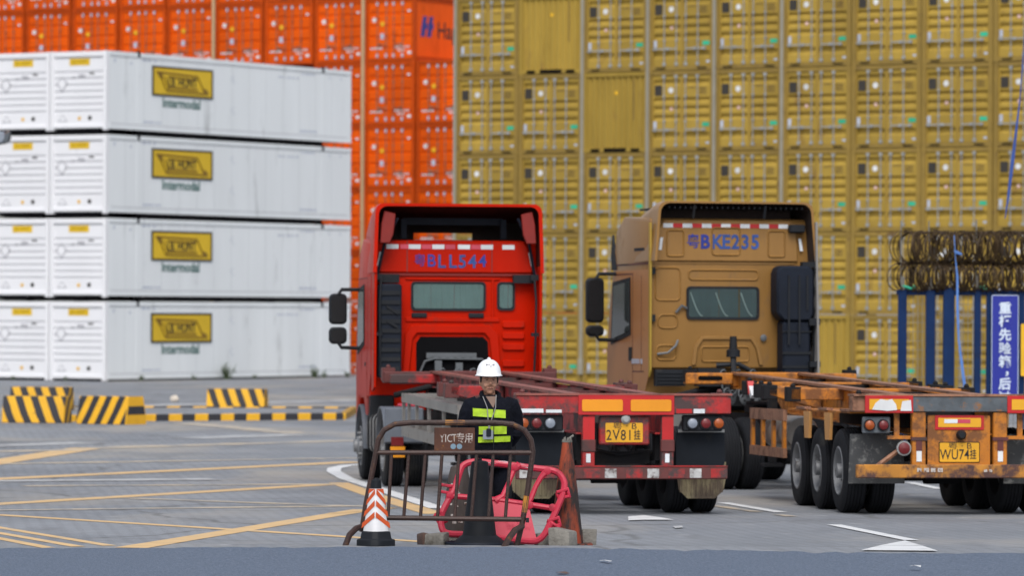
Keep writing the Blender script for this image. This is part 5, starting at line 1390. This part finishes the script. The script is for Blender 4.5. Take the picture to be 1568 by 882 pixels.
MB().loft([sq(hw(zb + .004) + .004, zb + .004, .12), sq(hw(z1 - .01) + .004, z1 - .01, .12)]).build('sleeve', 'cone_w', t, angle=50)
MB().loft([sq(.145, -.03, .08), sq(.145, .055, .08), sq(.118, .062, .08), sq(.108, zb, .1), sq(.1, zb, .1)]).build('base', 'cone_blk', t, bevel=.006)
b = MB(); H_ = z1 - zb
for face in (0, 1, 2, 3):
    A = Matrix.Rotation(R(90 * face), 4, 'Z')
    for k in range(4):
        zc = zb + H_ * (.20 + .26 * k); th = H_ * .125
        for sgn in (-1, 1) if False else ((1,) if face in (0, 2) else (-1,)):
            pts = []
            for u in (-1, 1):
                for dz in (0, th):
                    z = zc + sgn * u * H_ * -.13 + dz
                    z = min(z, z1 - .012); w = (hw(z) + .0055)
                    pts.append((A @ Vector((u * (w - .010), -w, z))))
            b.add(pts, [(0, 2, 3, 1)])
o = b.build('chevron', 'cone_o', t); sm = o.modifiers.new('thickness', 'SOLIDIFY'); sm.thickness = .002
# black rubber delineator cone behind the barrier
t, p0 = cone_root('traffic_cone', 'tall black rubber cone with a round base standing behind the rusty barrier', 'traffic cone', 734, 41.25)
Zc = 41.25; s_ = F / Zc; z0, z1 = zz(820, Zc), zz(706, Zc)
T0 = Matrix.Shear('XY', 4, (.03, 0)) if False else Matrix()
MB().lathe([(.155, z0), (.150, z0 + .02), (.075, z1 - .01), (.055, z1), (.02, z1 + .005), (.02, z1 + .02), (.006, z1 + .022)], n=28).build('cone_body', 'cone_blk', t)
MB().lathe([(.22, -.05), (.235, .0), (.235, z0 - .07), (.20, z0 - .03), (.16, z0)], n=28).build('base', 'cone_blk', t)
MB().tube([(.30 * math.cos(a), .30 * math.sin(a), .02) for a in (6.283 * i / 24 for i in range(24))], .014, 6, closed=True).build('base_ring', 'plastic2', t)
# grimy orange cone
t, p0 = cone_root('traffic_cone', 'tall grimy orange cone with a split frayed tip behind the pink barrier', 'traffic cone', 867.5, 42.0)
Zc = 42.0; z1 = zz(676, Zc)
MB().lathe([(.155, .02), (.150, .06), (.098, z1 * .55), (.095, z1 * .57), (.048, z1 - .03), (.044, z1)], n=28).build('cone_body', 'rustcone', t)
b = MB(); r = random.Random(4)
for i in range(9):
    a = 6.283 * i / 9; h = r.uniform(.01, .06)
    b.prism([(-.016, 0), (.016, 0), (.006, h), (-.010, h * .8)], 'y', -.004, .004, Matrix.Translation((.042 * math.cos(a), .042 * math.sin(a), z1 - .005)) @ Matrix.Rotation(a + 1.57, 4, 'Z'))
b.tube([(.0, 0, z1), (.03, -.01, z1 + .04), (.06, -.01, z1 + .06)], .01, 5)
b.build('frayed_tip', 'stone', t)
MB().box(-.17, .24, -.2, .2, -.05, .022).build('base', 'rustcone', t, bevel=.01)
# grimy dark cone
t, p0 = cone_root('traffic_cone', 'dark grimy cone with pale scribbled dirt behind the bars of the rusty barrier', 'traffic cone', 702, 42.25)
Zc = 42.25; z1 = zz(712, Zc)
MB().lathe([(.19, -.02), (.175, .05), (.095, z1 - .10), (.075, z1 - .02), (.03, z1)], n=24).build('cone_body', 'darkcone', t)
b = MB(); r = random.Random(9)
for i in range(16):
    z = r.uniform(.15, z1 - .15); a = r.uniform(-2.2, -.9); rr = .172 + (.095 - .172) * (z - .05) / (z1 - .15) + .004
    b.box(-.02, .02, -.001, .002, 0, r.uniform(.012, .03), Matrix.Translation((rr * math.cos(a), rr * math.sin(a), z)) @ Matrix.Rotation(a + 1.57, 4, 'Z'))
b.build('paint_scrap', 'worn_white', t)
# pink plastic barrier leaning in the gap
PZ = lambda y: 41.62 + (836 - y) / 134 * .28
rp3 = W(770, 836, 41.6); rp3.z = gz(41.6)
pk_ = thing('plastic_barrier', 'pink red plastic pedestrian barrier leaning crookedly among the cones', 'barrier', rp3)
def LP(x, y): return W(x, y, PZ(y)) - rp3
def smooth(pts, k=4):
    P = [Vector((a, b_, 0)) for a, b_ in pts]; n = len(P); o = []
    for i in range(n):
        p0_, p1_, p2_, p3_ = P[i - 1], P[i], P[(i + 1) % n], P[(i + 2) % n]
        for j in range(k):
            u = j / k
            o.append(.5 * ((2 * p1_) + (p2_ - p0_) * u + (2 * p0_ - 5 * p1_ + 4 * p2_ - p3_) * u * u + (3 * p1_ - p0_ - 3 * p2_ + p3_) * u ** 3))
    return [(v.x, v.y) for v in o]
out = [(679, 814), (675, 800), (677, 786), (686, 768), (697, 747), (703, 727), (709, 714), (722, 708), (740, 708), (775, 712), (815, 717), (845, 721), (857, 727), (864, 740), (862, 756), (855, 774), (847, 792), (834, 818), (820, 829), (795, 828), (750, 823), (712, 819), (690, 818)]
MB().tube([LP(*q) for q in smooth(out)], .031, 8, closed=True).build('frame', 'pink', pk_)
MB().tube([LP(690, 760), LP(730, 763), LP(768, 767), LP(809, 773), LP(848, 779)], .026, 8).build('middle_rail', 'pink', pk_)
for pts in ([(758, 768), (770, 760), (778, 742), (786, 722), (796, 712)], [(805, 775), (813, 764), (820, 746), (828, 732), (838, 721)]):
    MB().tube([LP(*q) for q in pts], [.04, .026, .024, .026, .04], 8).build('strut', 'pink', pk_)
for x, y in ((838, 722), (788, 716), (811, 774), (846, 778), (689, 760)):
    c = LP(x, y)
    MB().lathe([(.018, -.04), (.034, -.036), (.037, 0), (.034, .036), (.018, .04)], Matrix.Translation(c) @ Matrix.Rotation(R(90), 4, 'X'), 14).build('joint_boss', 'pink', pk_)
cs = [LP(736, 764), LP(809, 772), LP(822, 828), LP(712, 819)]
off = Vector((0, .015, 0))
MB().add([v - off for v in cs] + [v + off for v in cs], [(0, 1, 2, 3), (7, 6, 5, 4), (0, 4, 5, 1), (1, 5, 6, 2), (2, 6, 7, 3), (3, 7, 4, 0)]).build('panel', 'pink', pk_)
for x, y, an in ((682, 749, 10), (674, 794, 60), (862, 757, -15), (848, 801, -15), (846, 812, -60)):
    c = LP(x, y)
    MB().tube([(-.05, 0, -.03), (-.05, 0, .03)], .016, 8).box(-.055, .055, -.025, .025, .018, .045).box(-.055, .055, -.025, .025, -.045, -.018).tube([(.05, 0, -.05), (.05, 0, .05)], .018, 8).build('hinge_lug', 'pink', pk_, loc=c, rot=(0, R(an), 0), bevel=.006)
MB().tube([LP(742, 708.3), LP(768, 711), LP(777, 712)], .0295, 8).tube([LP(796, 714.5), LP(812, 716.8)], .0295, 8).build('white_wrap', 'cone_w', pk_)
# broken kerb stones
def stone(x, y, w, h, Z, mk, label, seed, rz=0):
    r = random.Random(seed); p = W(x, y, Z); hw_, hh = w / 2 * Z / F, h * Z / F
    b = MB().box(-hw_, hw_, -.10, .10, 0, hh)
    b.v = [(v[0] * r.uniform(.78, 1.0), v[1] * r.uniform(.8, 1.1), v[2] * r.uniform(.8, 1.05) if v[2] > 0 else v[2]) for v in b.v]
    o = b.build('stone', mk, bevel=.018, seg=2, loc=(p.x, p.y, gz(Z) - .01), rot=(0, 0, R(rz)))
    tag(o, label, 'stone', 'broken stones around the cones')
stone(652, 836, 22, 22, 41.7, 'brownstone', 'brown broken brick at the outer end of the stones beside the barrier', 1, 15)
stone(669, 836, 34, 21, 41.3, 'stone', 'long grey stone lying beside the brown brick under the rusty barrier', 2, -10)
stone(692, 836, 22, 22, 41.75, 'stone', 'grey stone tucked behind the round base of the black cone', 3, 5)
stone(790, 838, 26, 22, 41.95, 'stone', 'grey stone under the lower edge of the pink barrier', 8, 12)
stone(836, 838, 34, 22, 41.9, 'stone', 'dark grey stone between the pink barrier and the pale stone', 4, 8)
stone(862, 838, 38, 29, 41.35, 'stone', 'pale chunky stone leaning against the grimy orange cone', 5, -22)
stone(899, 838, 26, 30, 42.15, 'stone', 'upright grey stone just past the grimy orange cone', 6, 12)

# ------------------------------------------------------------------ the worker
MZ = 42.6
mp_ = W(751, 836, MZ); mp_.z = gz(MZ)
man = thing('person', 'worker in white helmet and dark navy jacket with lime reflective bands, hands behind back', 'person', mp_, (0, 0, R(9)))
def solid(b, vox, smooth_it, name, mk, parent):
    me = bpy.data.meshes.new('tmp'); me.from_pydata(b.v, [], b.f)
    bm = bmesh.new(); bm.from_mesh(me); bmesh.ops.recalc_face_normals(bm, faces=bm.faces); bm.to_mesh(me); bm.free()
    o = bpy.data.objects.new('tmp', me); COL.objects.link(o)
    m = o.modifiers.new('r', 'REMESH'); m.mode = 'VOXEL'; m.voxel_size = vox
    s = o.modifiers.new('s', 'SMOOTH'); s.iterations = smooth_it; s.factor = .5
    bpy.context.view_layer.update()
    q = bpy.data.meshes.new_from_object(o.evaluated_get(bpy.context.evaluated_depsgraph_get()))
    bpy.data.objects.remove(o)
    q.materials.clear(); q.materials.append(M[mk])
    q.polygons.foreach_set('use_smooth', [True] * len(q.polygons))
    r = bpy.data.objects.new(name, q); COL.objects.link(r); r.parent = parent
    return r
HX = -.022   # head a touch towards the barrier plate
b = MB()
b.ball((HX, .01, 1.515), (.078, .097, .112), 20, 14).ball((HX, -.022, 1.452), (.060, .068, .058), 18, 12).ball((HX, -.045, 1.412), (.032, .036, .024))
b.ball((HX - .036, -.066, 1.475), (.026, .026, .026)).ball((HX + .036, -.066, 1.475), (.026, .026, .026))
b.tube([(HX, -.083, 1.535), (HX, -.100, 1.50), (HX, -.108, 1.483)], [.010, .014, .017], 8)
b.ball((HX - .013, -.094, 1.478), .011).ball((HX + .013, -.094, 1.478), .011)
b.ball((HX, -.082, 1.548), (.050, .016, .012))
for s in (-1, 1): b.ball((HX + s * .080, .012, 1.50), (.012, .024, .034))
b.tube([(HX, .015, 1.46), (HX * .5, .02, 1.38), (0, .02, 1.28)], [.052, .055, .075], 14)
b.tube([(0, .02, 1.30), (0, .01, 1.1), (0, .01, .86)], [.13, .13, .13], 12)
for s in (-1, 1):
    b.tube([(0, .01, 1.30), (s * .19, .01, 1.295), (s * .235, .04, 1.05), (s * .10, .175, .88)], [.05, .048, .04, .028], 10)
    b.tube([(s * .085, .01, .90), (s * .095, -.01, .48), (s * .10, .02, .07)], [.075, .055, .04], 10)
    # hands clasped behind the back: palm, four curled fingers and a thumb each
    hx, hy, hz = s * .055, .195, .845
    b.ball((hx, hy, hz), (.042, .018, .038))
    for f in range(4):
        zz_ = hz + .022 - f * .016; ln = (.050, .058, .054, .042)[f]
        b.tube([(hx - s * .03, hy + .003, zz_), (hx - s * (.03 + ln * .6), hy + .014, zz_ - .006), (hx - s * (.03 + ln), hy + .004 + .012 * (s > 0), zz_ - .016)], [.0105, .0095, .008], 6)
    b.tube([(hx + s * .005, hy + .006, hz + .028), (hx - s * .018, hy + .026, hz + .045), (hx - s * .042, hy + .03, hz + .040)], [.012, .011, .009], 6)
body = solid(b, .0065, 3, 'body', 'skin', man)
# face details
b = MB()
for s in (-1, 1): b.ball((HX + s * .031, -.0805, 1.524), (.0135, .006, .0042), 10, 6)
b.build('eye', 'eye', man)
b = MB()
for s in (-1, 1): b.tube([(HX + s * .012, -.090, 1.541), (HX + s * .032, -.090, 1.546), (HX + s * .054, -.075, 1.538)], [.0035, .0042, .002], 6)
b.build('eyebrow', 'hair', man)
MB().tube([(HX - .026, -.083, 1.444), (HX - .010, -.0905, 1.447), (HX, -.0915, 1.446), (HX + .010, -.0905, 1.447), (HX + .026, -.083, 1.443)], [.003, .006, .0055, .006, .003], 6).build('mouth', 'lip', man)
b = MB().ball((HX, .030, 1.535), (.0835, .088, .10), 20, 12)
for s in (-1, 1): b.tube([(HX + s * .079, -.020, 1.56), (HX + s * .081, -.020, 1.515), (HX + s * .078, -.018, 1.49)], [.010, .009, .004], 6)
solid(b, .006, 2, 'hair', 'hair', man)
# helmet: dome with a low crown ridge, short peak, brim
rings = []
def er(rx, ry, z, fy=0.0, n=36):
    o = []
    for i in range(n):
        a = 2 * math.pi * i / n; c, s = math.cos(a), math.sin(a)
        fr_ = max(0, -s) ** 3
        o.append((HX + rx * c, .012 + ry * s - fy * fr_, z - .006 * fr_ * (fy > 0)))
    return o
hz0 = 1.567
rings = [er(.100, .122, hz0 - .004), er(.127, .148, hz0 - .006, .035), er(.129, .150, hz0 - .001, .038), er(.116, .136, hz0 + .006, .02)]
for a in (8, 20, 32, 44, 56, 68, 78, 85): rings.append(er(.114 * math.cos(R(a)) ** .85, .135 * math.cos(R(a)) ** .85, hz0 + .008 + .142 * math.sin(R(a))))
hl = MB().loft(rings).build('helmet', 'helmet', man, angle=60)
b = MB()
for dx, r_ in ((0, .013),):
    b.tube([(HX + dx, .012 - .137 * math.cos(R(a)), hz0 + .010 + .146 * math.sin(R(a))) for a in range(30, 151, 10)], r_, 8)
b.build('crown_ridge', 'helmet', hl)
b = MB()
for i in range(4):
    x = -.034 + .021 * i
    yy = .012 - .1355 * math.sqrt(max(0, 1 - (x / .114) ** 2)) * math.cos(R(40)) ** .85 - .006
    b.box(HX + x - .007, HX + x + .007, yy - .001, yy + .02, hz0 + .093, hz0 + .107)
b.build('helmet_mark', 'groove', hl)
# jacket, trousers, shoes
TR = [(.70, .185, .135, 0), (.85, .195, .145, 0), (1.0, .20, .148, 0), (1.12, .208, .148, 0), (1.22, .212, .142, 0), (1.29, .205, .128, .01), (1.335, .165, .105, .015), (1.37, .095, .082, .02), (1.385, .08, .074, .02)]
def tr_at(z):
    for (a, x0, y0, c0), (b2, x1, y1, c1) in zip(TR, TR[1:]):
        if z <= b2:
            u = (z - a) / (b2 - a); return x0 + (x1 - x0) * u, y0 + (y1 - y0) * u, c0 + (c1 - c0) * u
    return TR[-1][1:]
def ell(rx, ry, z, cy, n=32): return [(rx * math.copysign(abs(math.cos(a)) ** .85, math.cos(a)), cy + ry * math.copysign(abs(math.sin(a)) ** .85, math.sin(a)), z) for a in (2 * math.pi * i / n for i in range(n))]
b = MB().loft([ell(x, y, z, c) for z, x, y, c in TR])
r = random.Random(3)
for s in (-1, 1):
    b.tube([(s * .13, .012, 1.315), (s * .192, .012, 1.292), (s * .226, .02, 1.21), (s * .244, .035, 1.12), (s * .250, .05, 1.03), (s * .20, .11, .94), (s * .115, .172, .885)], [.062, .076, .074, .068, .066, .057, .046], 14)
    for z, d in ((1.10, .014), (1.03, .018), (1.0, .012)): b.ball((s * .237, .035 - .05, z), (.04, .02, d))
# loose folds of cloth
for i in range(26):
    x = r.uniform(-.17, .17); z = r.uniform(.78, 1.25); rx, ry, cy = tr_at(z)
    yy = cy - ry * math.sqrt(max(.05, 1 - (x / rx) ** 2)) + .012
    b.tube([(x - .05, yy + .004, z + r.uniform(-.03, .03)), (x, yy, z), (x + .05, yy + .004, z + r.uniform(-.03, .03))], [.006, .024, .006], 8)
jk = solid(b, .009, 3, 'jacket', 'cloth', man)
b = MB()
for s in (-1, 1): b.loft([[(s * .075 + .012 * math.cos(a), -.045 + .01 * math.sin(a), 1.33) for a in (0, 1.57, 3.14, 4.71)], [(s * .072 + .010 * math.cos(a), .02 + .06 * math.sin(a) * .2, 1.405) for a in (0, 1.57, 3.14, 4.71)]])
cl = MB()
pts = [( .055, -.078, 1.315), (.074, -.05, 1.36), (.083, .0, 1.392), (.07, .06, 1.405), (0, .088, 1.408), (-.07, .06, 1.405), (-.083, .0, 1.392), (-.074, -.05, 1.36), (-.055, -.078, 1.315)]
cl.tube([(p[0] + HX * .5, p[1], p[2]) for p in pts], [.014, .02, .022, .022, .022, .022, .022, .02, .014], 8)
solid(cl, .006, 2, 'collar', 'cloth', jk)
MB().loft([[(-.052 + HX * .5, -.085, 1.372), (.052 + HX * .5, -.085, 1.372), (.052 + HX * .5, -.06, 1.372), (-.052 + HX * .5, -.06, 1.372)], [(-.004, -.128, 1.27), (.004, -.128, 1.27), (.004, -.11, 1.27), (-.004, -.11, 1.27)]]).build('shirt_front', 'shirt', jk)
MB().tube([(.0, -.147, 1.27), (.0, -.166, 1.15), (.0, -.166, 1.0), (0, -.155, .72)], .004, 5).build('zip', 'plastic', jk)
def band(z0, z1, xa, xb, name='reflective_band', k=14, tilt=0.0):
    b = MB(); v = []
    for i in range(k + 1):
        x = xa + (xb - xa) * i / k
        for z in (z0, z1):
            zz_ = z + tilt * (x - xa)
            rx, ry, cy = tr_at(zz_)
            u = min(1, abs(x) / rx) ** (1 / .85); yy = cy - ry * (max(0.0, 1 - u * u)) ** (.425) - .012
            v.append((x, yy - .004 * math.sin(i * 1.9), zz_))
    b.add(v, [(2 * i, 2 * i + 2, 2 * i + 3, 2 * i + 1) for i in range(k)])
    o = b.build(name, 'hivis', jk); m = o.modifiers.new('t', 'SOLIDIFY'); m.thickness = .006
band(1.188, 1.262, -.185, .115, tilt=-.06)
band(1.018, 1.092, -.135, .125, tilt=.02)
band(.942, .995, -.14, .165, tilt=.03)
b = MB().tube([(-.068 + HX, -.075, 1.37), (-.060, -.148, 1.27), (-.052, -.175, 1.12), (-.048, -.180, 1.06)], .0045, 5).tube([(.055 + HX, -.085, 1.385), (.02, -.145, 1.27), (-.035, -.177, 1.12), (-.046, -.182, 1.06)], .0045, 5)
ln = b.build('lanyard', 'cord', man)
MB().prism(rrect(-.105, -.01, .975, 1.06, .01), 'y', -.196, -.188).build('badge', 'lens_w', ln)
MB().prism(rrect(-.075, -.03, 1.0, 1.075, .01), 'y', -.202, -.1965).build('badge_holder', 'plastic2', ln)
b = MB().loft([ell(.165, .125, .92, .005), ell(.17, .13, .82, .01)])
for s in (-1, 1): b.tube([(s * .088, .005, .84), (s * .098, -.01, .50), (s * .104, .015, .10)], [.096, .078, .066], 14)
solid(b, .01, 3, 'trousers', 'cloth', man)
for s in (-1, 1):
    b = MB().ball((s * .105, -.05, .045), (.048, .12, .048)).ball((s * .105, .03, .07), (.045, .06, .065))
    b.v = [(v[0], v[1], max(v[2], .0)) for v in b.v]
    solid(b, .008, 2, 'shoe', 'shoe', man)

# ------------------------------------------------------------------ weeds and litter
def weed(x, y, Z, h, k, seed, label):
    r = random.Random(seed); p = W(x, y, Z); p.z = gz(Z); b = MB()
    for i in range(k):
        a = r.uniform(0, 6.28); d = r.uniform(0, h * .4); hh = h * r.uniform(.4, 1.0); ln_ = r.uniform(.1, .5) * hh
        x0, y0 = d * math.cos(a) * .5, d * math.sin(a) * .3
        x1, y1 = x0 + ln_ * math.cos(a), y0 + ln_ * math.sin(a)
        b.tube([(x0, y0, 0), ((x0 + x1) / 2, (y0 + y1) / 2, hh * .6), (x1, y1, hh)], [.012, .009, .003], 4)
        for j in range(5):
            u = r.uniform(.3, 1); c = Vector((x0 + (x1 - x0) * u, y0 + (y1 - y0) * u, hh * u)); w = r.uniform(.02, .055) * (.6 + h)
            dr = Vector((r.uniform(-1, 1), r.uniform(-1, 1), r.uniform(-.2, .8))).normalized(); sd_ = dr.cross(Vector((r.uniform(-1, 1), r.uniform(-1, 1), 1))).normalized() * w * .4
            b.add([c, c + dr * w + sd_, c + dr * w * 2.2, c + dr * w - sd_], [(0, 1, 2, 3)])
    tag(b.build('weed', 'leafm', smooth=False, loc=p), label, 'weed', 'weeds along the foot of the white containers')
def side_z(x):     # depth of the white long side at a photo column
    A = (x - CX) / F; u = (A * w0.y - w0.x) / (math.sin(-TH) - A * math.cos(TH)); return w0.y + math.cos(TH) * u
for i, (x, h, k, lb) in enumerate(((348, .62, 34, 'tall green weed clump against the bottom white container, below its side sign'), (482, .50, 22, 'smaller green weed clump near the far end of the bottom white container'), (497, .35, 10, 'thin weed beside the smaller clump near the far end of the white container'),
        (216, .22, 16, 'low weed tuft at the foot of the white container near its first post'), (297, .22, 12, 'low weed tuft at the foot of the white container below the green word'), (390, .18, 10, 'low weed tuft at the foot of the white container past the tall clump'),
        (532, .25, 14, 'low weed tuft at the far corner of the bottom white container'), (100, .15, 16, 'low weed tuft under the ribbed end of the bottom white container'), (20, .15, 12, 'low weed tuft under the container end at the frame edge'))):
    Zw = side_z(x) - .25 if x > 160 else w0.y + (160 - x) / 42.4 * .62 - .1
    weed(x, 586, Zw, h, k, 40 + i, lb)
p = G(267, 616); b = MB().ball((0, 0, .09), (.12, .08, .10), 10, 6); r = random.Random(5)
b.v = [(v[0] * r.uniform(.7, 1.2), v[1], v[2] * r.uniform(.75, 1.15)) for v in b.v]
tag(b.build('crumpled_bag', 'litterm', loc=p), 'pale crumpled bag lying on the ground behind the striped kerb', 'litter')

for i, (x, y, mk, nm, lb) in enumerate(((927, 862, 'white_dec', 'paper_scrap', 'white paper scrap lying on the dark road'), (1402, 870, 'white_dec', 'paper_scrap', 'small white scrap on the dark road towards the white arrow head'), (861, 880, 'brownstone', 'dry_leaf', 'reddish dry leaf lying on the dark road at the bottom edge'))):
    A, B_ = flat(x, y); Zr = (CZ - .703) * F / B_; r = random.Random(i)
    b = MB(); v = [(r.uniform(.8, 1.2) * .05 * math.cos(a), r.uniform(.8, 1.2) * .07 * math.sin(a), .004 + r.uniform(0, .016)) for a in (6.283 * k / 7 for k in range(7))]
    b.add([(0, 0, .018)] + v, [(0, k + 1, (k + 1) % 7 + 1) for k in range(7)])
    zr = CZ - B_ / F * Zr
    tag(b.build(nm, mk, loc=(A / F * Zr, Zr, zr + .003)), lb, 'litter')
